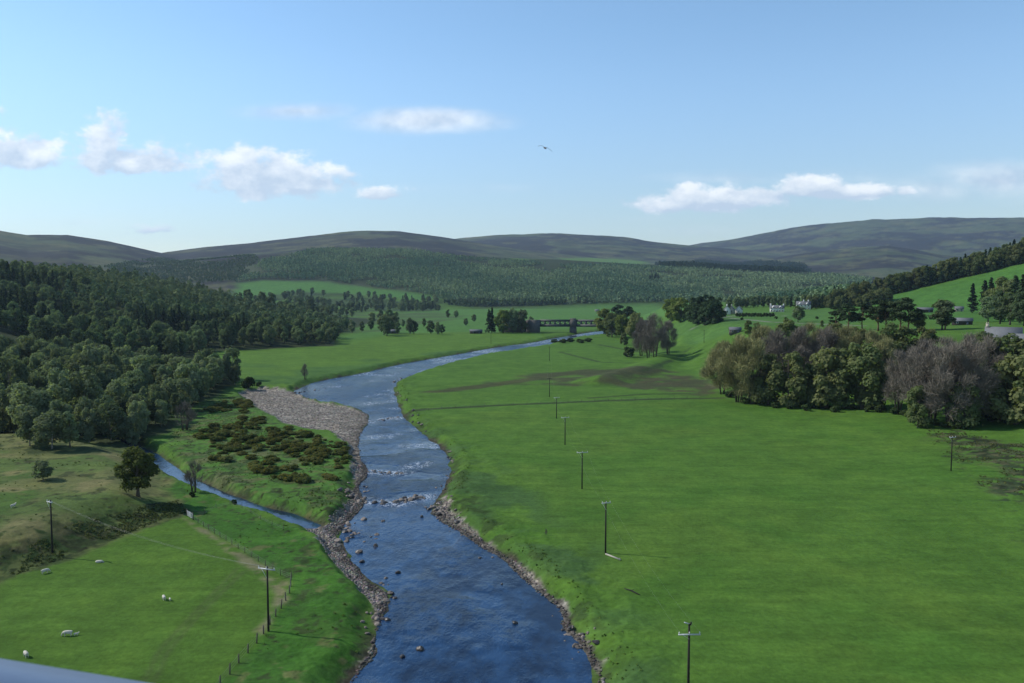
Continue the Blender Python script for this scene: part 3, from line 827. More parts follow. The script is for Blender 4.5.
def bare(r, Hh, R, ntw, m, stems=3, up=.5, tw=.042, ln=.85):
    C, LR = lobes(r, 34, lambda t: dome(t), Hh * .20, Hh * .95, R, (.18, .30))
    t = G()
    for s in range(stems):
        a = 6.283 * s / stems + r.random(); dx, dy = math.cos(a), math.sin(a)
        p0 = np.array([dx * .35, dy * .35, -.3]); p1 = p0 + np.array([dx * R * .12, dy * R * .12, Hh * .33]); p2 = p1 + np.array([dx * R * .2, dy * R * .2, Hh * .34])
        t.tube([p0, p1, p2], [.15, .10, .04], 6)
        for i in range(7):
            c = C[r.integers(len(C))]
            f = r.uniform(.2, 1.0); q = p0 * (1 - f) + p1 * f if r.random() < .5 else p1 * (1 - f) + p2 * f
            md = (q + c) / 2 + np.array([0, 0, .4])
            t.tube([q, md, c], [.06, .035, .015], 4, 0, False)
            for j in range(3):
                e = c + r.normal(size=3) * LR.mean() * np.array([1, 1, .6]) + np.array([0, 0, .5])
                t.tube([md * .4 + c * .6, e], [.022, .01], 3, 0, False)
    g = G(); w = LR ** 2 / np.sum(LR ** 2); k = r.choice(len(C), ntw, p=w)
    d = r.normal(size=(ntw, 3)); d /= np.linalg.norm(d, axis=1)[:, None]
    pos = C[k] + d * (LR[k] * 1.15 * r.random(ntw) ** .6)[:, None]
    out = pos - np.array([0, 0, Hh * .25]); out /= np.linalg.norm(out, axis=1)[:, None]
    dr = out * .6 + np.array([0, 0, up]) + r.normal(size=(ntw, 3)) * .6; dr /= np.linalg.norm(dr, axis=1)[:, None]
    sd = np.cross(dr, r.normal(size=(ntw, 3))); sd /= np.linalg.norm(sd, axis=1)[:, None]
    L = ln * r.uniform(.6, 1.3, ntw)[:, None]; wd_ = tw * r.uniform(.6, 1.3, ntw)[:, None]
    V = np.stack([pos - sd * wd_ / 2, pos + sd * wd_ / 2, pos + dr * L + sd * wd_ * .2, pos + dr * L - sd * wd_ * .2], 1).reshape(-1, 3)
    V[:, 2] = np.maximum(V[:, 2], .2)
    g.add(V, np.arange(ntw * 4).reshape(-1, 4))
    return g, t
for v in range(4):
    r = np.random.default_rng(600 + v); g, t = bare(r, r.uniform(10.5, 13), r.uniform(3.9, 4.9), 9000, M_TWIG, 4); proto('bare_tree', g, t, M_TWIG, M_BARK)
for v in range(3):
    r = np.random.default_rng(640 + v); g, t = bare(r, r.uniform(10.5, 12.5), r.uniform(4.4, 5.2), 12000, M_TWIG2, 4, tw=.06); proto('budding_tree', g, t, M_TWIG2, M_BARK)
for v in range(2):      # small upright bare saplings
    r = np.random.default_rng(660 + v); g, t = bare(r, 6.2, 1.7, 700, M_TWIG, 3, 1.2, .05, .9); proto('bare_sapling', g, t, M_TWIG, M_BARK)
for v in range(4):      # bushes
    r = np.random.default_rng(700 + v)
    C, LR = lobes(r, 12, lambda t: dome(t * .9), .3, 2.1, 1.9, (.30, .48)); g = G(); leaf_cloud(g, r, C, LR, 900, .34, .8, .5)
    t = G(); [t.tube([(0, 0, -.2), (.5 * math.cos(a), .5 * math.sin(a), .6), (1.0 * math.cos(a), 1.0 * math.sin(a), 1.5)], [.07, .05, .02], 5) for a in (0, 1.3, 2.6, 3.9, 5.1)]
    proto('bush', g, t, M_DARKBUSH, M_BARK)
for v in range(5):      # gorse: low spiny mounds with some yellow flower
    r = np.random.default_rng(740 + v)
    C, LR = lobes(r, 14, lambda t: dome(t * .9), .2, 1.35, 2.0, (.26, .46)); g = G(); leaf_cloud(g, r, C, LR, 1500, .26, .75, .5)
    leaf_cloud(g, r, C, LR * 1.03, 70 + 60 * v, .16, .78, .9, mat=1)
    t = G(); [t.tube([(0, 0, -.2), (.5 * math.cos(a), .5 * math.sin(a), .4), (1.1 * math.cos(a), 1.1 * math.sin(a), .8)], [.06, .04, .02], 5) for a in (0, 1.3, 2.6, 3.9, 5.1)]
    proto('gorse_bush', g, t, [M_GORSE, M_GORSEFLOWER], M_BARK)

def plant(kind, x, y, s=1.0, name=None, label=None, group=None, cat='tree', parts=False, sz=None, rz=None, rng=RNG, v=None, z=None):
    P = PROTO[kind]; p = P[rng.integers(len(P))] if v is None else P[v]
    z = gz(x, y) if z is None else z
    name = name or kind
    rz = rng.random() * 6.283 if rz is None else rz
    if parts:
        o = empty(name, (x, y, z), rz)
        link('trunk' if cat == 'tree' else 'stem', p['trunk'], o); link('crown' if cat == 'tree' else 'foliage', p['crown'], o)
    else:
        o = link(name, p['whole'], None, (x, y, z)); o.rotation_euler = (0, 0, rz)
    o.scale = (s, s, s * (sz or 1.0))
    return tag(o, label, cat, group)

def at(px, py, zoff=0.0):
    p = ray(px, py, zoff)[0]; return float(p[0]), float(p[1])

def scatter(poly, spacing, rng, keep=None, jit=.42):
    poly = np.asarray(poly)
    x0, y0 = poly.min(0); x1, y1 = poly.max(0)
    xs, ys = np.meshgrid(np.arange(x0, x1, spacing), np.arange(y0, y1, spacing * .866))
    xs = xs + (np.arange(len(xs)) % 2)[:, None] * spacing * .5
    xs = xs.ravel() + rng.uniform(-jit, jit, xs.size) * spacing; ys = ys.ravel() + rng.uniform(-jit, jit, ys.size) * spacing
    m = inside(xs, ys, poly); xs, ys = xs[m], ys[m]
    d, c = polar(xs, ys); m = (c > -45) & (c < 1070)
    if keep is not None: m &= keep(xs, ys)
    return xs[m], ys[m]

def hprop(kind):     # natural height of a kind's shapes, for asking a height in metres
    return max(v.co.z for v in PROTO[kind][0]['whole'].vertices)

def plant_px(kind, px, base, toppx=None, h=None, **kw):
    """at the ground seen at photo pixel (px, base); height from the photo's crown top or in metres"""
    x, y = at(px, base)
    if h is None: h = (base - toppx) * y / F
    v = kw.pop('v', None)
    if v is None: v = int(RNG.integers(len(PROTO[kind])))
    hz = PROTO[kind][v]['whole']; hm = max(c.co.z for c in hz.vertices) if 'h' not in PROTO[kind][v] else PROTO[kind][v]['h']
    PROTO[kind][v]['h'] = hm
    wide = kw.pop('wide', 1.0)
    s = h / hm
    o = plant(kind, x, y, s, v=v, **kw)
    o.scale = (s * wide, s * wide, s)
    return o
# ------------------------------------------------------------------ woods on the hillside by the stream
print('woods')
rw = np.random.default_rng(21)
W1 = np.concatenate([wflat([(-80,462),(0,446),(60,448),(110,447),(148,440),(170,425),(190,409),(236,386),(218,356)], 0), [(-150, 520), (-205, 500), (-260, 460), (-330, 500)]])
xs, ys = scatter(W1, 8.2, rw)
zs = ground_z(xs, ys)
o_ = np.argsort(np.hypot(xs, ys))[:285]
fd = np.hypot(xs, ys)
cut = np.quantile(fd, .38)
front = -sdist(xs, ys, LEFTHILL)
for i in o_:
    nearw = fd[i] < 345
    edge = front[i] > -14
    dark = fbm(xs[i], ys[i], 30, 2, 301) > .54
    kind = 'broadleaf_tree' if (dark and rw.random() < .8) else 'birch_tree'
    s = rw.uniform(.6, 1.0) + .35 * (rw.random() < .22)
    if kind == 'birch_tree':
        lab = ('light green birch with a pale trunk on the near edge of the hillside wood' if edge else
               'pale green birch crown in the near part of the hillside wood' if nearw else 'light green birch higher up inside the hillside wood')
        plant(kind, xs[i], ys[i], s, 'birch_tree', lab, 'birches of the hillside wood above the stream', parts=nearw, rng=rw, sz=rw.uniform(.9, 1.15), z=zs[i])
    else:
        plant(kind, xs[i], ys[i], s * .85, 'broadleaf_tree', 'dark green broadleaf tree among the light birches of the hillside wood', 'dark trees among the birches', parts=nearw, rng=rw, z=zs[i])
print('near wood', len(o_), 'of', len(xs))
W2 = np.concatenate([wflat([(216,351),(270,347.5),(334,345),(337,335)], 0), [(-190, 930), (-300, 980), (-620, 980), (-640, 690), (-330, 500), (-260, 462), (-205, 502)]])
xs, ys = scatter(W2, 11.5, rw)
zs = ground_z(xs, ys)
fd = np.hypot(xs, ys); edge = sdist(xs, ys, W2)
order = np.argsort(fd - 120 * (zs > 38))
nb = 0; ncf = 0; rest = []
for i in order:
    c = polar(xs[i], ys[i])[1]
    con = (130 < c < 250 and 640 < fd[i] < 840 and rw.random() < .75) or (c < 75 and fd[i] > 600 and rw.random() < .75) or rw.random() < .05
    if con and ncf < 160:
        ncf += 1
        plant('conifer_tree', xs[i], ys[i], rw.uniform(.75, 1.1), 'conifer_tree', 'dark pointed conifer among the broadleaf crowns of the shaded hillside wood', 'conifers in the dark hillside wood', rng=rw, z=zs[i])
    elif nb < 290:
        nb += 1
        lab = 'dark green broadleaf tree at the field edge of the shaded hillside wood' if edge[i] < 14 and c > 200 else 'dark green broadleaf tree inside the shaded upper hillside wood'
        plant('broadleaf_tree', xs[i], ys[i], rw.uniform(.75, 1.15), 'woodland_tree', lab, 'dark trees of the shaded hillside wood', rng=rw, sz=rw.uniform(.9, 1.1), z=zs[i])
    else: rest.append(i)
print('dark wood', nb, ncf, 'of', len(xs))
REST = np.array([(xs[i], ys[i]) for i in rest])
W2P = W2

# trees at the wood's front and in the pasture
plant_px('birch_tree', 52, 449, 409, name='birch_tree', label='round light green birch standing clear at the front of the wood, trunk showing', parts=True, wide=1.35)
plant_px('birch_tree', 30, 446, 405, name='birch_tree', label='tall birch at the wood front beside the round one, over the shaded grass', parts=True)
plant_px('broadleaf_tree', 70, 447, 410, name='broadleaf_tree', label='broad olive tree at the wood front above the yellow pasture', parts=True)
plant_px('bare_sapling', 185, 430, 398, h=10, name='bare_tree', label='thin grey tree with bare trunk where the stream leaves the wood', parts=True, wide=1.5)
plant_px('field_tree', 138, 496.5, 443.5, name='broadleaf_tree', label='single round tree casting a long shadow in the pasture by the stream', parts=True, v=0)
plant_px('birch_tree', 43, 480, 459, name='small_tree', label='small low round-crowned tree alone in the yellow pasture below the wood', cat='tree', parts=True, v=1, wide=1.75)
plant_px('bare_sapling', 195, 492, 456, name='bare_sapling', label='thin bare sapling leaning over the bank of the small stream', parts=True, wide=1.25)
plant_px('bare_sapling', 305, 379, 362, name='bare_sapling', label='lone thin leafless tree on the far river bank below the hayfield', parts=True, v=1)
plant_px('bush', 248, 388, 376, name='bush', label='round dark bush at the corner of the hayfield and the wood', cat='bush', parts=True)
plant_px('bush', 259, 386, 381, name='bush', label='tiny dark bush beside the round bush on the hayfield corner', cat='bush')
plant_px('bush', 192, 497, h=1.2, name='bush', label='low dark bush at the foot of the bare sapling by the stream', cat='bush', parts=True)
plant_px('bush', 234, 503, h=1.1, name='bush', label='low brown-green bush overhanging the middle of the small stream', cat='bush', parts=True)
plant_px('bare_sapling', 546, 535, 528, name='sapling', label='tiny dark sapling alone on the grass bank of the big field', cat='sapling', wide=.9)

# ------------------------------------------------------------------ middle distance, towards the bridge
def row(kind, L, name, label, group, cat='tree', **kw):
    for q in L:
        plant_px(kind, q[0], q[1], q[2], name=name, label=label, group=group, cat=cat, **kw)
row('broadleaf_tree', [(345,331,318),(352,333,319),(362,332,321),(371,330,320),(384,335,314),(387,336,316),(393,333,315),(398,334,322),(410,334,317),(414,334,320),(431,334,320),(438,335,321),(442,334,324),(372,324,312),(380,322,308),(389,325,309),(396,324,311)],
    'broadleaf_tree', 'dark tree of the broken line beyond the hayfield', 'trees along the lane beyond the hayfield')
row('broadleaf_tree', [(448,318,309),(456,318,310),(474,322,314),(466,326,318),(424,327,318),(403,327,319)], 'broadleaf_tree', 'small dark tree on the bright green field far across the valley', 'small trees on the far bright field')
row('broadleaf_tree', [(345,300,293),(352,301,294),(362,302,295),(376,302,296),(270,309,296),(342,316,306),(352,317,307),(322,326,312),(328,330,316)],
    'field_tree', 'grey-green tree of the straggling belt below the sloping far field', 'tree belt below the far sloping field')
row('conifer_tree', [(489,333,309),(492,333,307)], 'conifer_tree', 'dark narrow conifer joined to the round clump beside the railway bridge', 'dark conifers beside the bridge clump')
for px, b, t, lab, k in ((503,333,309,'yellow-green round tree in the clump left of the railway bridge','fresh_tree'),(513,333,307,'largest dark round tree in the clump left of the railway bridge','broadleaf_tree'),
    (522,333,309,'dark tree in the clump, spreading over the bridge abutment','broadleaf_tree'),(531,331,316,'small dark tree against the bridge abutment','broadleaf_tree')):
    plant_px(k, px, b, t, name='broadleaf_tree', label=lab)
for px, b, t, lab, k in ((604,334,308,'light green tree hiding the end of the bridge','fresh_tree'),(612,337,312,'bushy green tree beside the bridge end, on the river bank','riverside_tree'),
    (622,338,314,'light green tree in the clump between bridge and bare trees','fresh_tree'),(630,336,306,'dark flat-topped pine above the bridge clump','scots_pine'),(618,333,304,'dark pine standing over the bridge end','scots_pine'),(636,339,312,'dark green tree behind the bare trees','riverside_tree'),
    (624,345,332,'low grey-green willow on the river bank below the bridge clump','riverside_tree')):
    plant_px(k, px, b, t, name='scots_pine' if k == 'scots_pine' else 'broadleaf_tree', label=lab)
for k_, px in enumerate((555, 563, 570, 580, 588)):
    plant_px('bush', px, 342 + (k_ % 2), h=3.6, name='bush', label='low dark bush on the river bank in front of the bridge', group='bushes on the bank by the bridge', cat='bush', wide=1.6)
for px, b, t, lab in ((641,356,316,'purple-brown bare tree at the left of the bare pair on the slope'),(655,357,311,'tallest purple-brown bare tree on the slope below the conifers'),(668,354,318,'slighter bare tree on the slope, nearest the dark conifers'),
                      (648,358,324,'low bare tree at the foot of the tall bare trees on the slope')):
    plant_px('bare_tree', px, b, t, name='bare_tree', label=lab, parts=True, wide=.92)
plant_px('bush', 628, 357, 346, name='bush', label='dark bush at the foot of the bare trees on the slope', cat='bush')
for px, b, t, lab, k in ((672,321,297,'light green round tree beside the black conifer clump','fresh_tree'),(681,322,297,'second light green tree tucked against the black conifer clump','fresh_tree'),
    (695,322,296,'black-green evergreen, first of the dense dark clump','dark_evergreen'),(702,323,294,'tallest black-green evergreen of the dense dark clump','dark_evergreen'),(710,323,295,'black-green evergreen in the middle of the dense dark clump','dark_evergreen'),(717,322,297,'black-green evergreen on the shadow side of the dark clump','dark_evergreen'),
    (699,324,300,'lower black-green evergreen in front of the dark clump','dark_evergreen'),(706,325,302,'lowest black-green evergreen in front of the dark clump','dark_evergreen'),(713,324,300,'squat black-green evergreen beside the houses','dark_evergreen')):
    plant_px(k, px, b, t, name='evergreen_tree' if k == 'dark_evergreen' else 'broadleaf_tree', label=lab, wide=1.1)

# woods behind the houses
W3 = wpoly([(722,309),(740,305),(800,303.5),(842,303),(836,299),(760,301),(720,303)])
for q in np.linspace(0, 1, 42):
    px = 728 + q * 100 + rw.uniform(-3, 3); b = 307.5 - 1.5 * q + rw.uniform(-.8, 1)
    con = px > 790 and rw.random() < .8
    plant_px('conifer_tree' if con else 'broadleaf_tree', px, b, h=rw.uniform(11, 14), name='conifer_tree' if con else 'broadleaf_tree',
      label='dark conifer of the plantation behind the upper white house' if con else 'dark green tree in the wood behind the white houses',
      group='trees behind the white houses', rng=rw)
# belt of trees climbing along the top of the green hill
for q in np.linspace(0, 1, 120):
    px = 832 + 200 * q + rw.uniform(-2, 2)
    crest = np.interp(px, [820,860,900,950,1000,1024,1060], [306,299,291,279,267,261,252])
    k = rw.random(); b = crest + rw.uniform(.2, 2.2) * (1 if k > .4 else .2)
    kind = 'conifer_tree' if rw.random() < .30 + .1 * q else 'riverside_tree'
    plant_px(kind, px, b, h=rw.uniform(13, 21) * (.9 + .3 * q), name='conifer_tree' if kind == 'conifer_tree' else 'broadleaf_tree',
      label='dark conifer in the belt climbing along the top of the green hill' if kind == 'conifer_tree' else 'mid green tree in the belt along the top of the green hill',
      group='tree belt on top of the green hill', rng=rw)
for q in np.linspace(0, 1, 46):       # lower trees at the foot of that belt, towards the plantation
    px = 800 + 90 * q + rw.uniform(-4, 4); b = np.interp(px, [790, 850, 900], [309, 307, 300]) + rw.uniform(-1.5, 1)
    con = rw.random() < .35
    plant_px('conifer_tree' if con else 'riverside_tree', px, b, h=rw.uniform(9, 14), name='conifer_tree' if con else 'broadleaf_tree',
      label='pointed conifer at the low end of the hilltop belt' if con else 'leafy tree at the low end of the hilltop belt', group='trees at the low end of the hilltop belt', rng=rw)
# conifers and trees at the right edge
for px, b, t, k, lab in ((972,313,283,'conifer_tree','pointed conifer standing a little apart beside the hill trees'),(984,314,280,'conifer_tree','tall conifer at the outer side of the dark stand on the hill foot'),(990,315,277,'conifer_tree','spire-topped conifer in the dark stand above the grey roof'),
   (996,316,279,'riverside_tree','green round tree in the dark stand above the grey roof'),(1004,318,276,'riverside_tree','broad green tree of the stand above the grey roof'),(1014,319,275,'conifer_tree','tall dark conifer behind the grey roof'),(1022,320,274,'conifer_tree','dark conifer of the stand at the picture edge'),
   (1000,324,290,'broadleaf_tree','dark purple-green tree right above the grey roof'),(1010,325,292,'broadleaf_tree','dark rounded tree right behind the grey gable'),(1024,326,288,'broadleaf_tree','dark crown cut by the picture edge behind the gable'),(988,322,296,'broadleaf_tree','dark tree at the left of the grey roof, below the conifers')):
    plant_px(k, px, b, t, name='conifer_tree' if k == 'conifer_tree' else 'broadleaf_tree', label=lab, wide=1.15)
# scots pines on the terrace
for px, b, t, k, lab in ((836,330,306,'scots_pine','low dark pine at the start of the pine row on the terrace'),(848,331,303,'scots_pine','second dark pine of the row, leaning over the birches'),(862,330,303,'scots_pine','broad dark pine in the middle of the terrace pine row'),(878,331,299,'scots_pine','wide flat-topped pine with bare stems on the terrace'),
   (886,331,300,'scots_pine','thin-stemmed pine beside the wide flat-topped one'),(900,331,297,'scots_pine','tall dark rounded pine on the terrace'),(908,331,298,'scots_pine','dense dark pine with a green skirt on the terrace'),(917,330,310,'riverside_tree','low green tree at the foot of the tall pine'),
   (942,330,299,'broadleaf_tree','very dark rounded tree standing alone by the sheds'),(945,330,302,'scots_pine','dark pine pressed against the lone rounded tree by the sheds')):
    plant_px(k, px, b, t, name='scots_pine' if k == 'scots_pine' else 'broadleaf_tree', label=lab, parts=True, wide=1.25)
plant_px('broadleaf_tree', 798, 322, 305, name='broadleaf_tree', label='round dark tree alone on the green between the two white houses', wide=1.15)
for px, b, t, lab in ((748,334,320,'dark bushy tree beside the stone hut'),(756,337,322,'olive tree just below the stone hut'),(822,327,320,'round bush by the village lane'),(829,329,322,'second bush by the village lane, under the pines')):
    plant_px('riverside_tree', px, b, t, name='broadleaf_tree', label=lab)
for i, px in enumerate(np.linspace(737, 773, 13)):
    plant_px('bush', px, 316.5 + .2 * (i % 3), h=3.4, name='young_tree', label='small young tree in the planted row before the white houses', group='planted row before the white houses', cat='tree', wide=.75)
for i, px in enumerate((776, 786, 817, 742)):
    plant_px('bush', px, 319 + (i % 2), h=2.2, name='bush', label='small garden bush on the green before the white houses', group='garden bushes by the white houses', cat='bush')

# belt of trees on the terrace bank
BELT = [  # kind, column, base row, top row, label
 ('budding_tree',722,394,337,'yellow-brown budding tree at the open end of the bank trees'),('budding_tree',738,402,331,'many-stemmed budding tree with dark trunks showing on the bank'),('budding_tree',752,404,334,'budding tree with bare dark stems, third along the bank'),
 ('riverside_tree',768,405,352,'olive bushy tree low on the bank beside the budding trees'),('bare_tree',776,390,326,'brown bare tree behind the first olive tree of the bank'),('budding_tree',762,375,322,'pale budding crown at the back of the bank trees'),
 ('riverside_tree',788,407,350,'olive tree in the middle of the bank belt'),('bare_tree',800,392,322,'brown bare crown above the middle of the bank belt'),('riverside_tree',812,407,362,'low olive tree at the field edge of the bank belt'),
 ('riverside_tree',826,408,346,'tall olive-green tree on the bank at the field edge'),('bare_tree',826,388,322,'grey-brown bare crown behind the tall olive tree'),('budding_tree',846,380,322,'pale green budding tree behind the bank belt'),
 ('riverside_tree',846,408,347,'green tree with clumped crown on the bank'),('riverside_tree',862,409,341,'tallest green tree of the bank belt'),('riverside_tree',872,408,356,'green tree at the end of the leafy bank trees'),
 ('budding_tree',872,385,326,'pale olive crown behind the tallest green bank tree'),('riverside_tree',890,378,322,'soft green crown at the top of the bank'),('riverside_tree',905,376,325,'light green tree rising behind the bare thicket'),('riverside_tree',923,374,326,'green tree crown between the pines and the bare thicket'),
 ('riverside_tree',856,366,326,'grey-green tree high on the terrace edge'),('budding_tree',810,366,320,'grey budding tree high on the terrace edge'),('riverside_tree',834,362,322,'light olive tree on the terrace edge below the pines'),('riverside_tree',786,362,318,'olive tree on the terrace edge below the young trees'),
 ('bare_tree',898,414,346,'grey-purple bare tree, first of the bare thicket'),('bare_tree',914,420,344,'grey-purple bare tree with dense twigs in the thicket'),('bare_tree',932,424,338,'broad grey-purple bare tree in the middle of the thicket'),('bare_tree',950,427,336,'tall grey-purple bare tree with dark stems in the thicket'),
 ('bare_tree',968,424,332,'grey-purple bare tree below the grey roof'),('bare_tree',986,416,330,'bare tree just below the house gable'),('bare_tree',944,406,332,'bare crown at the back of the thicket'),('bare_tree',922,402,334,'bare crown behind the dense thicket tree'),
 ('bare_tree',972,398,328,'bare crown high on the bank under the roofs'),('fresh_tree',982,418,370,'bright olive tree between the bare thicket and the corner trees'),('riverside_tree',1000,421,362,'bushy olive tree at the edge of the field corner'),('riverside_tree',1016,424,352,'large leafy tree at the picture edge on the bank'),
 ('riverside_tree',1028,400,345,'olive tree below the roofs, half out of the picture'),
 ('riverside_tree',1030,422,358,'leafy tree half cut by the picture edge'),('bank_t',985,408,330,'olive tree screening the long grey roof'),('bank_t',1003,410,332,'leafy tree screening the walls under the grey roofs'),('bank_t',1016,406,337,'dark olive tree just below the roofs at the picture edge'),
 ('bank_t',918,427,384,'low green tree in front of the bare thicket at the field edge'),('bank_t',964,428,380,'round green tree at the foot of the bare thicket'),('budding_tree',884,392,334,'pale budding tree between the leafy bank trees and the thicket'),
 ('bare_tree',1000,396,338,'thin bare crown under the gable wall'),
]
for k, px, b, t, lab in BELT:
    k = 'riverside_tree' if k == 'bank_t' else k
    plant_px(k, px, b, t, name='bare_tree' if k == 'bare_tree' else 'budding_tree' if k == 'budding_tree' else 'bank_tree', label=lab, parts=True, wide=1.0)

FB = wpoly([(240,300),(256,297),(300,294),(340,295),(380,298),(440,301),(440,312),(400,313.5),(350,315),(330,320),(318,334),(300,318),(256,316)])
xs, ys = scatter(FB, 15, rw, lambda a, b: fbm(a, b, 75, 3, 431) > .43)
for x, y in rw.permutation(np.stack([xs, ys], -1))[:270]:
    con = rw.random() < .12
    plant('conifer_tree' if con else 'broadleaf_tree', x, y, rw.uniform(.9, 1.35), 'conifer_tree' if con else 'field_tree', 'dark conifer in the straggling belt below the sloping far field' if con else 'grey-green tree of the straggling belt below the far field', 'tree belt below the far sloping field', rng=rw, sz=.85)
for px, b in ((790,410),(806,411),(818,411),(835,412),(852,412),(868,412),(880,412),(905,418),(920,424),(936,428),(958,429),(972,427),(745,405),(730,400),(756,407),(775,408),(992,424),(945,429),(895,416),(1008,426)):
    plant_px('bush', px, b + rw.uniform(-3, 1), h=rw.uniform(1.6, 3.2), name='bush', label='low dark bush in the undergrowth at the foot of the bank trees', group='undergrowth along the field edge', cat='bush', wide=1.2, parts=True)

# ------------------------------------------------------------------ gorse on the river island
GP = [wpoly(P) for P in ([(196,436),(205,428),(240,424),(246,432),(238,448),(226,452),(208,448)], [(200,412),(215,404),(240,400),(243,408),(222,414)], [(236,402),(250,401),(252,412),(240,414)],
      [(262,432),(285,428),(310,432),(312,446),(290,456),(262,450)], [(240,460),(262,452),(280,462),(272,474),(250,472)], [(312,436),(340,442),(352,458),(340,470),(318,464)], [(280,468),(310,462),(312,474),(300,490),(284,486)],
      [(206,452),(230,454),(232,462),(210,462)], [(322,468),(340,472),(338,480),(326,478)], [(240,418),(262,420),(264,430),(246,432)], [(262,474),(276,476),(274,482),(264,480)], [(222,440),(262,436),(262,452),(240,456),(226,452)], [(286,446),(320,448),(318,466),(290,460)])]
gi = 0
for gp, where in zip(GP, ['on the stream side of the island', 'at the wood end of the island', 'by the gravel bar end', 'in the middle of the island', 'near the stream, mid island', 'beside the river shore of the island', 'at the lower tip of the island', 'on the bright grass by the stream', 'close to the stone weir', 'just below the gravel bar', 'in a small patch near the stream', 'between the stream and the mid island', 'in the hollow of the mid island']):
    xs, ys = scatter(gp, 3.3, rw)
    zz = ground_z(xs, ys)
    for x, y, z in zip(xs, ys, zz):
        if z < -1.0 or rw.random() < .18: continue
        gi += 1
        plant('gorse_bush', x, y, rw.uniform(.4, 1.2), 'gorse_bush', 'dark gorse bush with a little yellow flower ' + where, 'gorse bushes on the river island', 'bush', parts=True, rng=rw, z=z, sz=rw.uniform(.5, .9))
print('gorse', gi)

# ------------------------------------------------------------------ far plantations that read as one mass
def far_forest(name, px_poly, spacing, h, w_, cols_, label, nq=9, seed=1, qs=.42, conic=False, pts=None):
    r = np.random.default_rng(seed)
    xs, ys = scatter(wpoly(px_poly), spacing, r) if pts is None else pts.T
    zs = base_z(xs, ys); n = len(xs)
    # thin out in patches and along rides
    keep = fbm(xs, ys, 130, 3, seed + 300) > .34
    xs, ys, zs = xs[keep], ys[keep], zs[keep]; n = len(xs)
    hh = h * r.uniform(.65, 1.2, n) * (.8 + .4 * fbm(xs, ys, 160, 2, seed + 310)); ww = w_ * r.uniform(.75, 1.25, n)
    t = r.random((n, nq)) ** .8
    prof = (1.02 - t) if conic else np.sin(np.pi * (.2 + .75 * t)) ** .8
    a = r.random((n, nq)) * 6.283; rad = ww[:, None] * .5 * prof * np.sqrt(r.uniform(.2, 1, (n, nq)))
    pos = np.stack([xs[:, None] + rad * np.cos(a), ys[:, None] + rad * np.sin(a), zs[:, None] + hh[:, None] * (.12 + .88 * t)], -1)
    nrm = np.stack([np.cos(a), np.sin(a), np.full_like(a, .7)], -1) + r.normal(size=(n, nq, 3)) * .5
    nrm /= np.linalg.norm(nrm, axis=-1)[..., None]
    V, Q = leaf_quads(r, pos.reshape(-1, 3), nrm.reshape(-1, 3), w_ * qs * 1.2, 1.0, .4)
    ca, cb = np.array(cols_[0]), np.array(cols_[1])
    f = np.clip(r.normal(.5, .28, n) + (fbm(xs, ys, 260, 3, seed + 320) - .5) * 2.2, 0, 1)
    c = ca + (cb - ca) * f[:, None]; c *= r.uniform(.7, 1.25, n)[:, None]
    c = np.repeat(c, nq * 4, 0)
    me = mesh_arrays(name, V, Q); set_attr(me, 'Col', c); me.materials.append(M_FOREST)
    print(name, n)
    return tag(link(name, me), label, None, None, 'stuff')
M_FOREST = leaf_mat('plantation_leaves', (0, 0, 0), (0, 0, 0), trans=.2, use_attr=True)
far_forest('hillside_forest', [(236,283),(262,262),(300,254),(345,250),(410,252),(460,258),(520,263),(570,266),(620,266),(690,270),(760,275),(820,276),(872,281),(862,292),(840,299),(770,301),(700,301.5),(655,302.5),(560,304.3),(500,306),(470,307.5),(440,299),(420,293),(372,287),(330,281),(262,279)],
  9.4, 13.0, 6.6, ((.062, .118, .066), (.170, .228, .116)), 'grey-green plantation covering the far hillside', 14, 31, .34)
far_forest('dark_conifer_plantation', [(655,264),(692,263),(700,261.5),(760,262),(804,266),(812,271),(800,273),(750,271.5),(700,271),(660,268)], 8.5, 15, 6, ((.018, .034, .020), (.028, .046, .024)), 'dark conifer plantation on the moor edge', 8, 41, .5, True)
far_forest('valley_woods', [(440,304),(470,307),(500,306.3),(560,305),(620,303.8),(655,303.2),(655,301),(560,302.5),(500,304),(470,304.5)], 8, 14, 8, ((.034, .060, .030), (.055, .084, .036)), 'dark tree edge along the foot of the far plantation', 10, 51)
far_forest('moor_foot_woods', [(100,268),(160,258),(235,257),(262,262),(236,281),(200,283),(150,281)], 11, 7, 5.5, ((.048, .074, .032), (.080, .104, .044)), 'scattered scrub woodland at the foot of the moor', 10, 61)
far_forest('upper_woods', None, 0, 13.5, 10.5, ((.076, .112, .058), (.128, .156, .076)), 'dark tree crowns covering the back of the wooded hill', 90, 71, .13, False, REST)
for px, b in ((652,281),(655,282.5),(658,281.5),(650,283),(656,280)):
    plant_px('conifer_tree', px, b, h=24, name='conifer_tree', label='dark conifer in the knot of trees amid the far plantation', group='conifer knot amid the far plantation', wide=1.6)
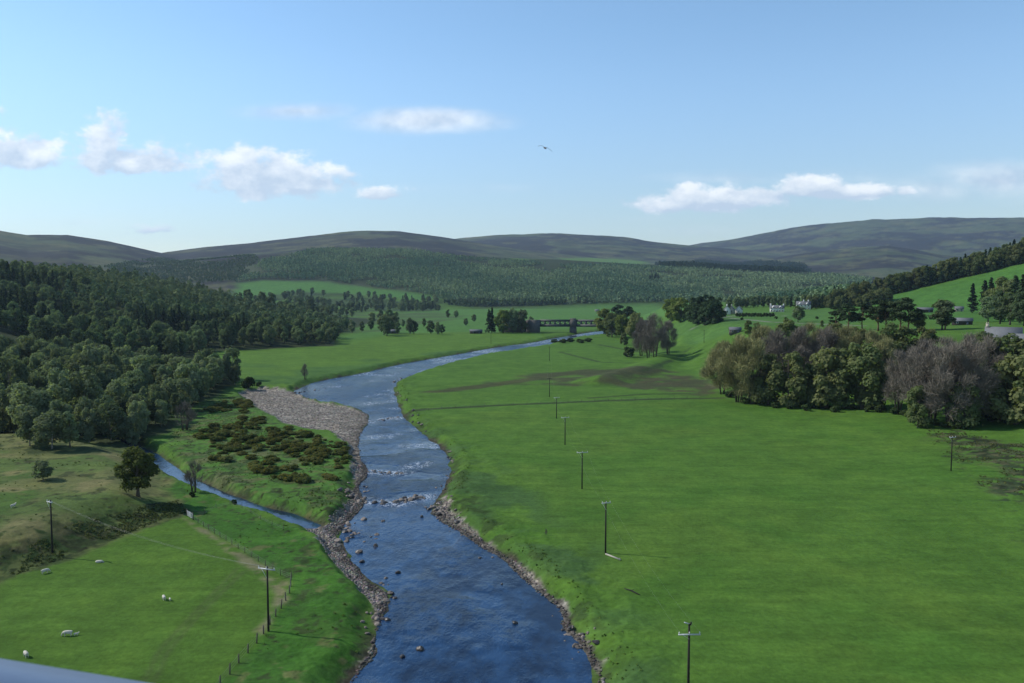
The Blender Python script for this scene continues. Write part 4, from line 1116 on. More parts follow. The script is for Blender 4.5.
# ------------------------------------------------------------------ poles and wires
print('things')
M_POLE = simple('creosoted_timber', (.020, .017, .014), .9, .25, 4)
M_STEEL = simple('galvanised_steel', (.42, .44, .45), .5, .1, 6, .3)
M_PORC = simple('porcelain', (.55, .54, .50), .25, .05, 6)
M_WIRE = simple('aluminium_wire', (.22, .23, .23), .45, .05, 1, .4)
M_POST = simple('weathered_fence_timber', (.075, .062, .048), .9, .35, 5)
POLES = {}
def pole(key, px, base, h, label, arm=2.3, rz=0.0, group='wooden poles of the overhead line', topbar=False, parts=True, r=.15):
    x, y = at(px, base); z = gz(x, y)
    if not parts:
        g = G(); g.tube([(0, 0, -.6), (0, 0, h)], [r, r * .75], 8); g.box((0, 0, h - .35), (arm, .13, .14))
        o = g.build('utility_pole', M_POLE, None, False, (x, y, z)); o.rotation_euler.z = rz
    else:
        o = empty('utility_pole', (x, y, z), rz)
        g = G(); g.tube([(0, 0, -.6), (0, 0, h * .5), (0, 0, h)], [r, r * .9, r * .72], 10); g.build('post', M_POLE, o, True)
        g = G(); g.box((0, -.16, h - (1.0 if topbar else .3)), (arm, .11, .13)); g.tube([(-.75, -.2, h - (1.0 if topbar else .3)), (0, -.15, h - 1.5)], .025, 5)
        ca = g.build('crossarm', M_STEEL, o)
        zt = h - (1.0 if topbar else .3) + .065
        for q in (-1, 0, 1):
            i_ = G(); i_.tube([(q * (arm / 2 - .1), -.16, zt), (q * (arm / 2 - .1), -.16, zt + .09), (q * (arm / 2 - .1), -.16, zt + .2), (q * (arm / 2 - .1), -.16, zt + .25)], [.03, .07, .065, .03], 8); i_.build('insulator', M_PORC, ca, True)
        if topbar:
            t_ = G(); t_.box((0, 0, 0), (1.05, .16, .10)); tb = t_.build('top_bracket', M_STEEL, o, False, (-.14, .02, h + .14)); tb.rotation_euler = (0, .42, .5)
            c_ = G(); c_.tube([(.12, 0, h - .02), (.22, 0, h + .32)], [.11, .09], 8); c_.build('fuse_cap', M_POLE, o)
    tag(o, label, 'utility pole', group)
    a = arm / 2 - .1; zt = h - (1.0 if topbar else .3) + .3
    R = Matrix.Rotation(rz, 3, 'Z')
    POLES[key] = [np.array(R @ Vector((q * a, -.16, zt))) + np.array([x, y, z]) for q in (-1, 1)]
    return o
pole('a', 688, 705, 8.9, 'nearest dark pole, its pale crossarm and tilted top bracket cut by the picture bottom', 2.4, .02, topbar=True)
pole('b', 605.5, 553, 9.0, 'dark pole with a pale timber lying at its foot by the river', 1.6, .25)
pole('c', 582, 489, 8.6, 'dark pole with a wide forked crossarm in the big field', 2.6, .2)
pole('d', 565, 445, 8.2, 'dark pole fourth along the line across the big field', 2.3, .2)
pole('e', 556.5, 418.5, 7.5, 'short thin pole just before the ditch across the field', 2.0, .2)
pole('f', 549.5, 397, 8.0, 'thin pole standing beyond the field ditch', 2.0, .2, parts=False)
pole('g', 549.5, 361, 9.0, 'thin pole on the meadow below the railway bridge', 2.0, .2, parts=False)
pole('h', 491, 344, 9.0, 'tiny pole at the hayfield edge beside the river', 1.8, .2, parts=False)
pole('i', 704, 343, 8.5, 'lone thin pole on the slope below the dark conifers', 1.6, .2, parts=False)
pole('l', 268.5, 631, 8.7, 'dark pole standing beside the post fence in the sheep field', 2.6, -.35)
pole('m', 52.5, 553, 9.0, 'dark pole on the rough bank above the sheep field', 1.8, -.6)
pole('r', 951, 471, 8.6, 'dark pole alone at the rushy corner of the big field', 1.7, .1)
def wires(A, B, label, sag=1.0, group='overhead wires'):
    pa, pb = POLES[A], POLES[B]
    for k in (0, 1):
        t = np.linspace(0, 1, 15)[:, None]; p = pa[k] * (1 - t) + pb[k] * t; p[:, 2] -= sag * 4 * (t * (1 - t))[:, 0]
        g = G(); g.tube(p - pa[k], .006 if A == 'm' else .004, 4, 0, False)
        o = g.build('overhead_wire', M_WIRE, None, True, tuple(pa[k])); tag(o, label, 'wire', group)
for A, B, lab in (('a','b','wire from the pole cut by the picture bottom to the pole by the river'),('b','c','wire between the pole by the river and the forked pole'),('c','d','wire between the forked pole and the fourth pole'),('d','e','wire between the fourth pole and the short pole'),('e','f','wire crossing the field ditch'),('f','g','wire over the boggy meadow')):
    wires(A, B, lab)
wires('m', 'l', 'pale wire crossing the sheep field between its two poles', 1.3)
# a pale timber at the foot of the second pole, dark branch further down
x, y = at(613, 557.5); g = G(); g.box((0, 0, .12), (.22, 3.6, .2)); g.box((.02, 1.5, .25), (.3, .12, .1)); g.box((.02, -1.5, .25), (.3, .12, .1))
o = g.build('timber_beam', simple('bleached_timber', (.36, .33, .27), .8, .15, 4), None, False, (x, y, gz(x, y))); o.rotation_euler.z = .62
tag(o, 'pale timber beam lying on the grass at the foot of a pole', 'timber')
x, y = at(633, 592); g = G(); g.tube([(-1.1, 1.3, .1), (-.2, .2, .2), (.5, -.8, .14), (.9, -1.3, .1)], [.05, .1, .09, .04], 6); g.tube([(-.2, .2, .2), (.3, .5, .35)], [.05, .02], 5)
tag(g.build('fallen_branch', M_POLE, None, True, (x, y, gz(x, y))), 'short dark branch lying on the grass bank', 'branch')

# ------------------------------------------------------------------ fences
def fence(px_line, name, label, spacing=2.6, h=1.2, r=.085, group=None, wires_=3):
    L = np.array(px_line, float); P = ray(L[:, 0], L[:, 1])
    P = smooth_line(P, 1)
    seg = np.hypot(*np.diff(P, axis=0).T); s = np.concatenate([[0], np.cumsum(seg)]); n = int(s[-1] / spacing) + 1
    t = np.linspace(0, s[-1], n); X = np.interp(t, s, P[:, 0]); Y = np.interp(t, s, P[:, 1]); Z = ground_z(X, Y)
    o = empty(name, (X[0], Y[0], Z[0]))
    r_ = np.random.default_rng(len(px_line) * 7)
    for i in range(n):
        g = G(); l = r_.normal(size=2) * .05; hh = h * r_.uniform(.92, 1.12)
        g.tube([(0, 0, -.3), (l[0], l[1], hh)], [r * 1.05, r], 7)
        g.build('post', M_POST, o, False, (X[i] - X[0], Y[i] - Y[0], Z[i] - Z[0]))
    for k in range(wires_):
        g = G(); g.tube(np.stack([X - X[0], Y - Y[0], Z - Z[0] + h * (.3 + .28 * k)], -1), .008, 3, 0, False); g.build('wire', M_WIRE, o)
    tag(o, label, 'fence', group); return o
fence([(291,580),(291,592),(284,604),(262,637),(240,662),(222,684),(200,712)], 'post_fence', 'wooden post and wire fence edging the sheep field above the river')
fence([(193,520),(215,534),(240,550),(264,565),(282,577),(291,580)], 'post_fence', 'post and wire fence running down from the field gate', 2.8, 1.05, .05)
fence([(205,514),(228,500),(262,520),(284,530)], 'post_fence', 'thin fence posts on the bright grass beside the stream', 4.5, 1.0, .045, wires_=2)
fence([(404,414),(440,408.5),(500,405.5),(560,402.8),(620,400.5),(700,398)], 'post_fence', 'low fence along the ditch across the big meadow', 5.5, 1.1, .06, wires_=2)
x, y = at(190, 518); o = empty('field_gate', (x, y, gz(x, y)), -.85)
g = G(); [g.box((0, 0, .25 + .22 * k), (3.0, .05, .07)) for k in range(5)]; g.build('bars', M_STEEL, o)
g = G(); [g.box((q, 0, .7), (.07, .06, 1.1)) for q in (-1.47, 0, 1.47)]; g.build('gate_frame', M_STEEL, o)
for q in (-1.66, 1.66): g = G(); g.tube([(q, 0, -.3), (q, 0, 1.45)], [.1, .09], 8); g.build('gate_post', M_POST, o)
tag(o, 'pale metal field gate at the corner of the sheep field', 'gate')

# ------------------------------------------------------------------ sheep
M_WOOL = simple('fleece', (.50, .46, .38), .95, .12, 9)
def skin(name, V, E, R, mat, levels=1):
    me = bpy.data.meshes.new(name + '_cage'); me.from_pydata(V, E, []); ob = bpy.data.objects.new(name, me); COL.objects.link(ob)
    md = ob.modifiers.new('s', 'SKIN'); sv = me.skin_vertices[0].data
    for i, q in enumerate(R): sv[i].radius = q if isinstance(q, tuple) else (q, q)
    sv[0].use_root = True
    md.use_smooth_shade = True
    sd = ob.modifiers.new('d', 'SUBSURF'); sd.levels = levels; sd.render_levels = levels
    dg = bpy.context.evaluated_depsgraph_get(); out = bpy.data.meshes.new_from_object(ob.evaluated_get(dg)); out.name = name
    bpy.data.objects.remove(ob); bpy.data.meshes.remove(me)
    out.materials.clear(); out.materials.append(mat)
    return out
def sheep_mesh(graze=True, lying=False):
    dz = -.42 if lying else 0
    V = [(0, 0, .66), (.32, 0, .68), (.56, 0, .72), (-.3, 0, .68), (-.56, 0, .66), (-.66, 0, .56)]
    E = [(0, 1), (1, 2), (0, 3), (3, 4), (4, 5)]; R = [.27, .26, .20, .27, .22, .07]
    if graze: V += [(.76, 0, .52), (.86, .02, .26), (.95, .03, .08)]
    else: V += [(.72, 0, .92), (.84, .02, 1.0), (1.02, .03, .92)]
    E += [(2, 6), (6, 7), (7, 8)]; R += [.14, .11, .065]
    V += [(.80, .15, V[7][2] + .12), (.80, -.13, V[7][2] + .12)]; E += [(7, 9), (7, 10)]; R += [.03, .03]
    for sx, b_ in ((.42, 1), (-.42, 3)):
        for sy in (-1, 1):
            i = len(V); V += [(sx, sy * .15, .42), (sx + (.03 if sx > 0 else -.06), sy * .16, .24), (sx, sy * .16, .03)]; E += [(b_, i), (i, i + 1), (i + 1, i + 2)]; R += [.09, .05, .045]
    if lying: V = [(a, b_, max(c + dz, .05)) for a, b_, c in V]
    return skin('sheep', V, E, R, M_WOOL)
SH = [sheep_mesh(True), sheep_mesh(False), sheep_mesh(True, True)]
for px, b, k, s, rz, lab in ((68,636,0,1.25,3.3,'white ewe grazing with a lamb close beside her'),(76,635.5,1,.62,.4,'small white lamb beside the grazing ewe'),(26,657,0,1.2,2.4,'white sheep just above the metal parapet, nearest of the flock'),
    (164,600,0,1.15,2.2,'white ewe standing in the middle of the sheep field with a lamb'),(170,600.5,1,.65,-1.0,'small lamb standing at the mid-field ewe'),(45,573.5,0,1.25,.9,'white sheep grazing just below the rough bank'),
    (99,562.5,2,1.25,.1,'white sheep lying near the pole shadow'),(13,507.5,1,1.1,1.2,'pale sheep alone in the yellow upper pasture')):
    x, y = at(px, b); o = link('sheep', SH[k], None, (x, y, gz(x, y) - .02)); o.scale = (s * .68,) * 3; o.rotation_euler.z = rz
    tag(o, lab, 'sheep', 'sheep in the riverside fields')

# ------------------------------------------------------------------ bird
M_BIRD = simple('bird_feathers', (.10, .10, .10), .8, .2, 8)
D = 62.0; X, Y, Z = pixdir(545, 148); k = D / Y; bp_ = (X * k, D, HC + Z * k)
bm = bmesh.new()
secs = [(-.56, .02, .10, .03), (-.42, .05, .145, .09), (-.24, .04, .155, .13), (-.10, .0, .09, .16), (0, 0, .02, .17), (.10, .0, .05, .16), (.24, -.01, .0, .14), (.42, -.03, -.12, .10), (.57, -.09, -.24, .03)]
rings = []
for (sx, sy, sz, ch) in secs:
    th = .05 if abs(sx) < .05 else .022
    rings.append([bm.verts.new((sx, sy + ch * q[0], sz + th * q[1])) for q in ((.5, 0), (.15, .6), (-.5, 0), (.15, -.5))])
for a, b_ in zip(rings[:-1], rings[1:]):
    for i in range(4): bm.faces.new((a[i], a[(i + 1) % 4], b_[(i + 1) % 4], b_[i]))
bm.faces.new(rings[0][::-1]); bm.faces.new(rings[-1])
me = bpy.data.meshes.new('bird'); bm.to_mesh(me); bm.free()
body = skin('bird', [(0, 0, 0), (0, -.16, .0), (0, -.27, -.02), (0, -.36, -.03), (0, .16, .01), (0, .32, .02)], [(0, 1), (1, 2), (2, 3), (0, 4), (4, 5)], [.075, .07, .05, .015, .06, (.07, .015)], M_BIRD)
g = G(); 
def grab(me_, g):
    V = np.array([v.co[:] for v in me_.vertices]); Q = [tuple(p.vertices) for p in me_.polygons if len(p.vertices) == 4]; T = [tuple(p.vertices) for p in me_.polygons if len(p.vertices) == 3]
    g.add(V, Q, T)
grab(me, g); grab(body, g)
bo = g.build('bird', M_BIRD, None, True, bp_); bo.rotation_euler = (.25, 0, .25); bo.scale = (1.0,) * 3
tag(bo, 'dark bird gliding high in the blue sky', 'bird')

# ------------------------------------------------------------------ bridge
M_GIRDER = simple('dark_bridge_iron', (.045, .05, .05), .6, .2, 1)
M_STONE = simple('bridge_masonry', (.10, .092, .082), .9, .25, 1.2)
p = flat(573, 334.2, WATER); bx, by = float(p[0]), float(p[1]); zt = HC + by * (288 - 319.6) / F; zb = HC + by * (288 - 326.6) / F
sc = by / F
br = empty('railway_bridge', (bx, by, WATER)); br.rotation_euler.z = -.06
TOP, BOT = zt - WATER, zb - WATER
g = G(); g.box((0, 0, (BOT - .3) / 2 - .4), (8.2 * sc * .9, 5.5, BOT + .5), taper=.93); g.build('pier', M_STONE, br)
g = G(); g.box((0, 0, (BOT + TOP) / 2 + .3), (6.4 * sc * .9, 6.6, TOP - BOT + 1.0)); g.box((0, 0, TOP + 1.0), (7.2 * sc * .9, 7.2, .5)); g.build('pier_tower', M_STONE, br)
LW = 33 * sc; RW = 62 * sc
for s, x0, x1 in ((-1, -LW, -3.2 * sc), (1, 3.2 * sc, RW)):
    g = G(); g.box(((x0 + x1) / 2, 0, BOT + .35), (x1 - x0, 5.0, .5)); g.build('deck', M_GIRDER, br)
    for sy in (-2.9, 2.9):
        g = G(); hT = TOP - BOT
        g.box(((x0 + x1) / 2, sy, TOP - hT * .14), (x1 - x0, .5, hT * .28)); g.box(((x0 + x1) / 2, sy, BOT + hT * .17), (x1 - x0, .5, hT * .34))
        n = max(2, int(round((x1 - x0) / (5.0 * sc))))
        for i in range(n + 1):
            xx = x0 + (x1 - x0) * i / n; g.box((xx, sy, BOT + hT * .5), (.42 * 5 * sc * .9, .42, hT * .9))
        for i in range(n):
            xa = x0 + (x1 - x0) * i / n; xb = x0 + (x1 - x0) * (i + 1) / n; g.tube([(xa, sy, BOT + hT * .3), (xb, sy, TOP - hT * .25)], .12, 4)
        g.build('lattice_girder', M_GIRDER, br)
g = G(); g.box((-LW - 7, 0, TOP / 2 - 1), (14, 9.0, TOP + 1.2)); g.box((-LW - 26, 0, TOP / 2 - 1.4), (24.5, 7.0, TOP + .2)); g.build('abutment', M_STONE, br)
g = G(); g.box((RW + 8, 0, TOP / 2 - 1), (16, 9.0, TOP + 1.2)); g.build('abutment', M_STONE, br)
tag(br, 'dark iron lattice railway bridge on a stone pier over the river', 'bridge')

# ------------------------------------------------------------------ houses
M_WHITE = simple('white_render', (.70, .68, .63), .85, .06, .6)
M_CREAM = simple('cream_render', (.40, .36, .29), .85, .08, .6)
M_SLATE = simple('slate_roof', (.10, .105, .11), .9, .2, 1.5)
M_GREYROOF = simple('grey_roof_sheet', (.125, .13, .135), .95, .1, .8)
M_GLASS = simple('window_glass', (.03, .035, .04), .1, .05, 1, spec=.6)
M_DARKWOOD = simple('dark_boards', (.05, .042, .036), .85, .25, 2)
M_DOOR = simple('painted_door', (.08, .09, .12), .6, .1, 1)
def house(px, base, L, Wd, eave, ridge, rz, label, wall=None, roof=None, chim=(-1, 1), nwin=3, name='house', cat='house', dormer=0, gable_win=False, door=True):
    wall = wall or M_WHITE; roof = roof or M_SLATE
    x, y = at(px, base); z = float(ground_z([x], [y])[0])
    o = empty(name, (x, y, z), rz)
    a, b_ = L / 2, Wd / 2
    V = [(-a,-b_,-.8),(a,-b_,-.8),(a,b_,-.8),(-a,b_,-.8),(-a,-b_,eave),(a,-b_,eave),(a,b_,eave),(-a,b_,eave),(-a,0,ridge),(a,0,ridge)]
    g = G(); g.add(V, [(0,1,5,4),(2,3,7,6),(1,2,6,5),(3,0,4,7),(0,3,2,1)], [(5,6,9),(7,4,8)]); g.build('wall', wall, o)
    ov = .35; sl_ = (ridge - eave) / b_; e2 = eave - ov * sl_; t = .18
    A = a + ov; B = b_ + ov
    rv = [(-A,-B,e2+.04),(A,-B,e2+.04),(A,0,ridge+.04),(-A,0,ridge+.04),(A,B,e2+.04),(-A,B,e2+.04)]
    rv += [(q[0], q[1], q[2] + t) for q in rv]
    g = G(); g.add(rv, [(6,7,8,9),(9,8,10,11),(0,3,2,1),(3,5,4,2),(0,1,7,6),(4,5,11,10),(1,2,8,7),(2,4,10,8),(3,0,6,9),(5,3,9,11)]); ro = g.build('roof', roof, o)
    for s in chim:
        g = G(); g.box((s * (a - .5), 0, ridge + .5), (1.1, .8, 1.7)); g.box((s * (a - .5), 0, ridge + 1.42), (1.25, .95, .16)); [g.tube([(s * (a - .5) + q, 0, ridge + 1.5), (s * (a - .5) + q, 0, ridge + 1.85)], .13, 6) for q in (-.28, .28)]
        g.build('chimney', wall, ro)
    storeys = [1.45] if eave < 3.6 else [1.35, 3.9]
    for zz in storeys:
        for i in range(nwin):
            xx = -a + L * (i + .5) / nwin
            if door and zz == storeys[0] and i == nwin // 2: continue
            g = G(); g.box((xx, -b_ - .02, zz), (1.0, .1, 1.35)); wn = g.build('window', M_WHITE if wall is not M_WHITE else M_CREAM, o)
            g = G(); g.box((xx, -b_ - .05, zz), (.82, .09, 1.15)); g.build('pane', M_GLASS, wn)
    if gable_win:
        for sx in (-1, 1):
            g = G(); g.box((sx * (a + .02), 0, eave * .62), (.1, 1.0, 1.4)); g.build('window', M_GLASS, o)
    if door:
        g = G(); g.box((0 if nwin % 2 else L / nwin / 2, -b_ - .03, 1.0), (1.0, .1, 2.05)); g.build('door', M_DOOR, o)
    for i in range(dormer):
        xx = -a + L * (i + .5) / dormer; g = G()
        w2, dz_, de = 1.0, eave + 1.7, eave + .1
        g.add([(xx-w2,-b_-.01,de-.3),(xx+w2,-b_-.01,de-.3),(xx+w2,-b_-.01,dz_-.5),(xx,-b_-.01,dz_+.5),(xx-w2,-b_-.01,dz_-.5),(xx-w2,-.4,de-.3),(xx+w2,-.4,de-.3),(xx+w2,-.4,dz_-.5),(xx,-.4,dz_+.5),(xx-w2,-.4,dz_-.5)],
              [(0,1,2,4),(1,6,7,2),(0,4,9,5),(2,7,8,3),(4,3,8,9)], [(4,2,3)])
        dm = g.build('dormer', wall, o); g = G(); g.box((xx, -b_ - .04, eave + .7), (1.0, .09, 1.1)); g.build('pane', M_GLASS, dm)
    tag(o, label, cat); return o
house(727, 314.5, 8, 6, 4.6, 7.6, 1.35, 'white gabled house half hidden by the dark conifers', chim=(1,), nwin=2, gable_win=True)
house(731.5, 314, 7.5, 6, 4.2, 7.4, 1.25, 'cream gabled house, middle one of the close group of three', M_CREAM, chim=(1,), nwin=2, gable_win=True)
house(739, 313.5, 7, 6, 3.8, 6.8, 1.2, 'white gabled house at the open end of the close group of three', chim=(), nwin=2, gable_win=True)
house(777, 312, 12.5, 6.5, 3.8, 6.2, -.38, 'long white cottage with slate roof and end chimneys on the green', nwin=5, dormer=2)
house(803.5, 309.5, 13.5, 7, 5.0, 8.0, -.40, 'taller white farmhouse with chimneys, highest of the white houses', nwin=4, dormer=2, chim=(0, .7))
house(311, 319, 11, 7, 3.4, 6.4, .3, 'small white house among dark trees below the hillside wood', nwin=3)
house(1003, 345, 11.5, 7, 3.2, 6.6, -.56, 'low house with pale grey roof and white chimney behind the bare trees', M_CREAM, M_GREYROOF, chim=(-1,), nwin=3)
house(1027, 359, 11, 8, 4.2, 8.6, -.62, 'house with grey roof and white gable cut by the picture edge', M_CREAM, M_GREYROOF, chim=(), nwin=2, gable_win=True)
house(14, 300, 16, 8, 5.0, 7.6, .25, 'grey roof showing through the crowns of the hillside wood', M_CREAM, M_GREYROOF, chim=(), nwin=4)
for px, b, L, lab, wl, rf in ((925,312.5,11,'long dark farm shed on the green hill behind the pines',M_DARKWOOD,M_SLATE),(959,311.5,6,'small pale shed on the green hill beside the conifer stand',M_CREAM,M_SLATE),(962,325,10,'grey roofed shed just behind the bare thicket',M_DARKWOOD,M_GREYROOF),
    (735,333.5,7,'dark stone hut on the slope beside the bank trees',M_STONE,M_SLATE),(597,311.5,8,'small pale barn on the flat green field beyond the bridge',M_CREAM,M_GREYROOF),(393,333.5,9,'low grey shed under the trees beyond the hayfield',M_STONE,M_GREYROOF),(476,333.5,12,'long low dark shed beside the round tree clump',M_DARKWOOD,M_SLATE)):
    house(px, b, L, 5, 2.4, 3.9, -math.atan((px - 512) / F) + .08, lab, wl, rf, chim=(), nwin=2, name='shed', cat='shed')
# a stone dyke by the lane
# ------------------------------------------------------------------ stones in and along the river
print('stones')
def rock_mesh(name, seed, sub, mat):
    r = np.random.default_rng(seed); bm = bmesh.new(); bmesh.ops.create_icosphere(bm, subdivisions=sub, radius=1)
    ax = r.normal(size=(9, 3)); ax /= np.linalg.norm(ax, axis=1)[:, None]; lim = r.uniform(.55, .95, 9)
    for v in bm.verts:
        c = np.array(v.co)
        for a, l in zip(ax, lim):
            q = c @ a
            if q > l: c = c - a * (q - l) * .85
        v.co = c * (1 + .06 * r.normal())
    me = bpy.data.meshes.new(name); bm.to_mesh(me); bm.free(); me.materials.append(mat); return me
M_ROCK = simple('river_boulder', (.155, .128, .105), .8, .35, 2.2, objvar=.35)
M_ROCKW = simple('wet_river_boulder', (.050, .042, .036), .45, .35, 2.2, objvar=.3)
RK = [rock_mesh('boulder', 10 + i, 2, M_ROCK) for i in range(5)]; RKW = [rock_mesh('boulder', 20 + i, 2, M_ROCKW) for i in range(3)]
rr = np.random.default_rng(77)
def boulder(x, y, s, label, group, wet=False, z=None):
    me = (RKW if wet else RK)[rr.integers(3 if wet else 5)]
    z = max(gz(x, y), WATER - .1) if z is None else z
    o = link('boulder', me, None, (x, y, z + s * .12)); o.rotation_euler = (rr.uniform(-.3, .3), rr.uniform(-.3, .3), rr.random() * 6.28)
    o.scale = (s * rr.uniform(.85, 1.3), s * rr.uniform(.75, 1.1), s * rr.uniform(.5, .8))
    return tag(o, label, 'boulder', group)
def fp(px, py): 
    q = flat(px, py, WATER); return float(q[0]), float(q[1])
for px, py, s, lab in ((420,650,.62,'brown boulder standing alone in the middle of the near river'),(515,623,.45,'dark flat boulder alone in the river towards the field bank'),(359,552.5,.75,'round dark boulder in the shallows below the stream mouth'),(376,546,.6,'dark boulder in the river beside the island tip'),
     (422,517,.5,'dark boulder in the river below the stone weir'),(402,650+7,.4,'flat stone awash beside the lone brown boulder'),(398,573,.5,'flat dark rock in the river off the gravel spit'),(362,562,.5,'dark boulder at the edge of the gravel beach'),(480,558,.35,'small dark rock awash off the field bank'),(502,584,.3,'small rock awash in the near river rapids')):
    x, y = fp(px, py); boulder(x, y, s, lab, None, True, WATER)
def along(P, n, spread, smin, smax, label, group, wet=.3, land=False):
    P = np.asarray(P); seg = np.hypot(*np.diff(P, axis=0).T); s = np.concatenate([[0], np.cumsum(seg)])
    for i in range(n):
        t = rr.random() * s[-1]; x = np.interp(t, s, P[:, 0]) + rr.normal() * spread; y = np.interp(t, s, P[:, 1]) + rr.normal() * spread
        boulder(x, y, smin + (smax - smin) * rr.random() ** 2, label, group, rr.random() < wet)
along(CROY2, 44, .9, .3, .95, 'brown boulder in the long stone weir across the river', 'boulders of the long stone weir')
along(CROY1, 24, .6, .25, .6, 'boulder in the upper stone weir jutting from the island', 'boulders of the upper stone weir')
along(wflat([(360,520),(352,527),(345,533),(352,540),(362,534)], WATER), 32, 2.0, .3, .8, 'brown boulder heaped at the lower tip of the island', 'boulders at the tip of the island')
along(wflat([(384,580),(387,592),(382,604),(379,616),(374,634)], WATER), 28, 1.0, .25, .6, 'brown boulder on the gravel spit of the near bank', 'boulders of the near gravel spit')
along(wflat([(431,512),(436,505),(442,510),(447,518),(456,524)], WATER), 34, 1.3, .35, .9, 'grey boulder heaped on the field bank at the weir', 'boulders heaped at the field bank')
along(RIVER[len(smooth_line(wflat(RIV_L, WATER), 1)):][-34:-4], 34, 1.0, .2, .55, 'stone along the water edge of the big field', 'stones along the field bank', .5)
along(wflat([(445,450),(450,462),(448,480),(441,494)], WATER), 18, .9, .3, .6, 'dark stone along the bank where the river bends', 'stones on the river bend', .6)
along(wflat([(566,634),(573,630),(578,640),(590,650)], WATER), 18, .9, .3, .75, 'pale boulder in the heap on the near field bank', 'boulders heaped on the near field bank', .2)
along(wflat([(357,470),(366,488),(361,500),(350,512)], WATER), 20, 1.2, .25, .6, 'brown stone on the island shore between the weirs', 'stones on the island shore')
along(wflat([(398,392),(410,412),(428,434)], WATER), 14, .9, .4, .9, 'dark stone on the grassy river bank by the ditch', 'stones by the ditch mouth', .7)
along(wflat([(297,393),(312,391),(330,388),(345,387)], WATER), 12, .7, .35, .8, 'dark stone of the broken line at the gravel bar head', 'stones at the gravel bar head', .8)
along(wflat([(392,383),(398,380),(412,374)], WATER), 10, .9, .4, .8, 'dark stone in the shallows beyond the gravel bar', 'stones in the far shallows', .8)
along(wflat([(376,421),(385,419),(396,417)], WATER), 12, .7, .3, .6, 'pale stone awash in the rapids beside the gravel bar', 'stones in the upper rapids', .4)

def shingle(name, polys, n, smin, smax, label, mat, zlim=(-1.95, -.4)):
    """loose stones, uncountable"""
    X, Y = [], []
    for P, k in polys:
        P = np.asarray(P); lo, hi = P.min(0), P.max(0); x = rr.uniform(lo[0], hi[0], k * 5); y = rr.uniform(lo[1], hi[1], k * 5); m_ = inside(x, y, P); X.append(x[m_][:k]); Y.append(y[m_][:k])
    X = np.concatenate(X); Y = np.concatenate(Y); Z = ground_z(X, Y); k_ = (Z > zlim[0]) & (Z < zlim[1]); X, Y, Z = X[k_], Y[k_], Z[k_]
    n = len(X); s = smin + (smax - smin) * rr.random(n) ** 2.5
    base = np.array([(1,0,0),(.3,.95,0),(-.8,.6,0),(-.8,-.6,0),(.3,-.95,0),(.1,.1,.75),(0,0,-.6)])
    tri = np.array([(0,1,5),(1,2,5),(2,3,5),(3,4,5),(4,0,5),(1,0,6),(2,1,6),(3,2,6),(4,3,6),(0,4,6)])
    a = rr.random(n) * 6.28; ca, sa = np.cos(a)[:, None], np.sin(a)[:, None]
    B = base[None] * (1 + .25 * rr.normal(size=(n, 7, 3)))
    bxx = (B[..., 0] * ca - B[..., 1] * sa * .8) * s[:, None]; byy = (B[..., 0] * sa + B[..., 1] * ca * .8) * s[:, None]; bzz = B[..., 2] * s[:, None] * .8
    V = np.stack([bxx + X[:, None], byy + Y[:, None], bzz + Z[:, None] + .02], -1).reshape(-1, 3)
    T = (tri[None] + (np.arange(n) * 7)[:, None, None]).reshape(-1, 3)
    me = mesh_arrays(name, V, np.zeros((0, 4), int), T)
    c = np.array((.20, .175, .15)) * rr.uniform(.35, 1.5, n)[:, None] * (1 + .1 * rr.normal(size=(n, 3))); c = np.where((Z < -1.68)[:, None], c * .4, c)
    set_attr(me, 'Col', np.repeat(np.clip(c, .01, .6), 7, 0)); me.materials.append(mat)
    return tag(link(name, me), label, None, None, 'stuff')
mm = N('shingle'); at_ = mm.n('ShaderNodeAttribute', attribute_name='Col'); bb = mm.n('ShaderNodeBsdfPrincipled'); mm.l(at_.outputs['Color'], bb.inputs['Base Color']); bb.inputs['Roughness'].default_value = .8; bb.inputs['Specular IOR Level'].default_value = .2
M_SHINGLE = mm.out(bb.outputs[0])
shingle('gravel', [(GRAVEL_BAR, 9000), (BEACH, 9000), (RBEACH, 5000), (ISHORE, 4000)], 0, .06, .36, 'loose grey stones of the gravel bar and river beaches', M_SHINGLE)

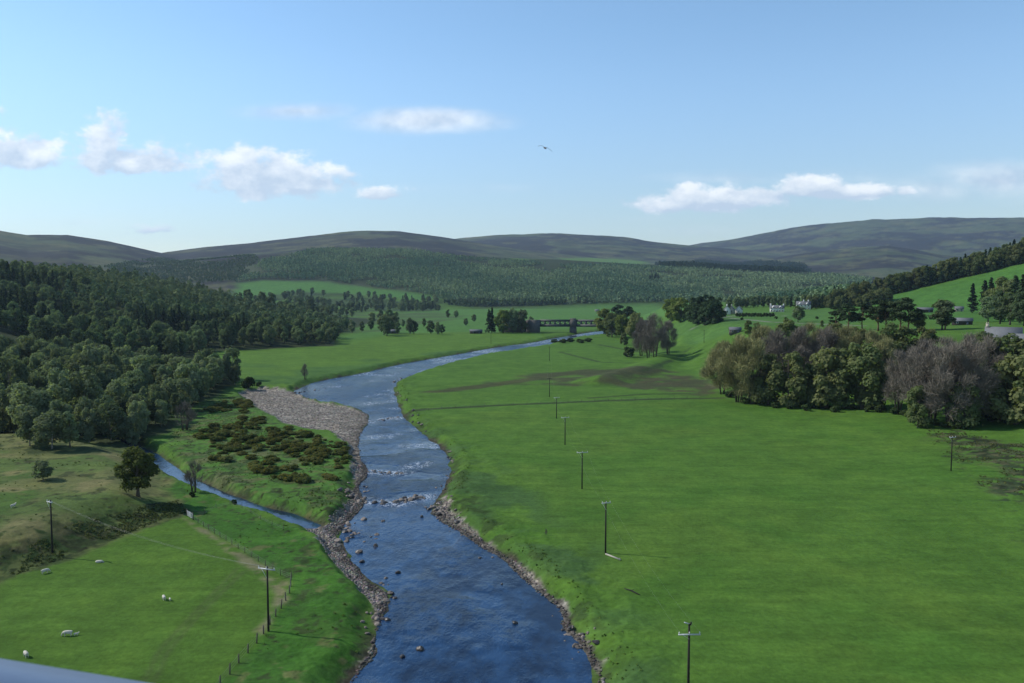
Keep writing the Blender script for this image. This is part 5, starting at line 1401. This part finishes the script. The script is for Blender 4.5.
# ------------------------------------------------------------------ rough growth: rushes, tussocks
def tussocks(name, regs, label, mat_cols, hmin=.25, hmax=.7, seed=1, blades=9):
    r = np.random.default_rng(seed); X, Y = [], []
    for P, k, cutv in regs:
        P = np.asarray(P); lo, hi = P.min(0), P.max(0); x = r.uniform(lo[0], hi[0], k * 4); y = r.uniform(lo[1], hi[1], k * 4)
        m_ = inside(x, y, P) & (fbm(x, y, 6, 3, seed + 500) > cutv); X.append(x[m_][:k]); Y.append(y[m_][:k])
    X = np.concatenate(X); Y = np.concatenate(Y); Z = ground_z(X, Y); k_ = Z > -1.5; X, Y, Z = X[k_], Y[k_], Z[k_]; n = len(X)
    h = r.uniform(hmin, hmax, n) * (.6 + .8 * fbm(X, Y, 5, 2, seed + 510))
    a = r.random((n, blades)) * 6.28; sp = r.random((n, blades)) ** .6 * h[:, None] * .9
    px = X[:, None] + sp * np.cos(a); py = Y[:, None] + sp * np.sin(a); pz = Z[:, None] + h[:, None] * r.uniform(.15, .75, (n, blades))
    pos = np.stack([px, py, pz], -1).reshape(-1, 3)
    nrm = np.stack([np.cos(a), np.sin(a), np.full_like(a, .8)], -1).reshape(-1, 3) + r.normal(size=(n * blades, 3)) * .5; nrm /= np.linalg.norm(nrm, axis=1)[:, None]
    V, Q = leaf_quads(r, pos, nrm, np.repeat(h, blades) * .75, 1.0, .3)
    ca, cb = map(np.array, mat_cols); f = np.clip(fbm(X, Y, 4, 3, seed + 520) * 2.4 - .7 + r.normal(size=n) * .2, 0, 1)
    c = (ca + (cb - ca) * f[:, None]) * r.uniform(.75, 1.25, n)[:, None]
    me = mesh_arrays(name, V, Q); set_attr(me, 'Col', np.repeat(c, blades * 4, 0)); me.materials.append(M_FOREST); return tag(link(name, me), label, None, None, 'stuff')
RB = RIVER[len(smooth_line(wflat(RIV_L, WATER), 1)):]
def band(P, w_):
    P = np.asarray(P); d = np.gradient(P, axis=0); nrm = np.stack([-d[:, 1], d[:, 0]], -1); nrm /= np.linalg.norm(nrm, axis=1)[:, None] + 1e-9
    return np.concatenate([P + nrm * w_, (P - nrm * w_)[::-1]])
tussocks('rough_grass', [(RBANK, 2600, .46), (ROUGHR, 1000, .5)], 'dark rushes and tussocks on the rough banks', ((.060, .078, .026), (.105, .115, .042)), .1, .32, 3)
tussocks('bank_grass', [(band(RB[-46:], 5.5), 5000, .42), (ISL, 2600, .46), (band(STREAM, 5), 1400, .42), (STRIPL, 600, .60)], 'tufted grass along the river and stream banks', ((.066, .112, .024), (.095, .145, .034)), .08, .24, 5)
tussocks('pasture_tussocks', [(PASTURE, 900, .56)], 'scattered tussocks in the pastures', ((.066, .096, .026), (.100, .130, .036)), .1, .25, 8)

# ------------------------------------------------------------------ metal parapet of the viaduct underfoot
M_PARAPET = simple('painted_parapet_steel', (.20, .25, .33), .42, .22, 1.6, .3, .5)
def along_px(px, py, dep):
    X, Y, Z = pixdir(px, py); k = dep / Y; return np.array([X * k, dep, HC + Z * k])
A = along_px(-120, 637, 1.15); B_ = along_px(0, 659.5, 1.22); C_ = along_px(150, 683.5, 1.32); D_ = along_px(330, 711, 1.46)
pr = empty('bridge_parapet', tuple(A))
dirv = (D_ - A); 
side = np.cross(dirv, (0, 0, 1.0)); side /= np.linalg.norm(side); side = -side if side[1] > 0 else side     # towards the eye
E0 = A - dirv * .5; E1 = D_ + dirv * .6
g = G(); r0 = []
for P0 in (E0, E1):
    for s_, z_ in ((0, -.004), (.006, 0), (.16, 0), (.172, -.02), (.172, -.09), (0, -.09)): r0.append(P0 - A + side * s_ + np.array([0, 0, z_]))
n_ = 6; g.add(r0, [(i, (i + 1) % n_, n_ + (i + 1) % n_, n_ + i) for i in range(n_)]); g.build('top_rail', M_PARAPET, pr)
g = G(); q0 = E0 - A + side * .07; q1 = E1 - A + side * .07
V_ = []
for P0 in (q0, q1):
    for s_, z_ in ((0, -.092), (.02, -.092), (.02, -1.1), (0, -1.1)): V_.append(P0 + side * s_ + np.array([0, 0, z_]))
g.add(V_, [(i, (i + 1) % 4, 4 + (i + 1) % 4, 4 + i) for i in range(4)]); g.build('side_plate', M_PARAPET, pr)
tag(pr, 'blue-grey painted steel parapet rail close by in the picture corner', 'parapet')

# ------------------------------------------------------------------ the air of the valley
hz = G(); hz.box((0, 6000, 420), (26000, 13000, 860))
mh = N('valley_air'); pv_ = mh.n('ShaderNodeVolumePrincipled'); pv_.inputs['Color'].default_value = (.58, .78, 1.0, 1); pv_.inputs['Density'].default_value = HAZE; pv_.inputs['Anisotropy'].default_value = .2
MH = mh.out(pv_.outputs[0], 'Volume')
ho = hz.build('haze', MH); tag(ho, 'thin blue air filling the valley', None, None, 'stuff')
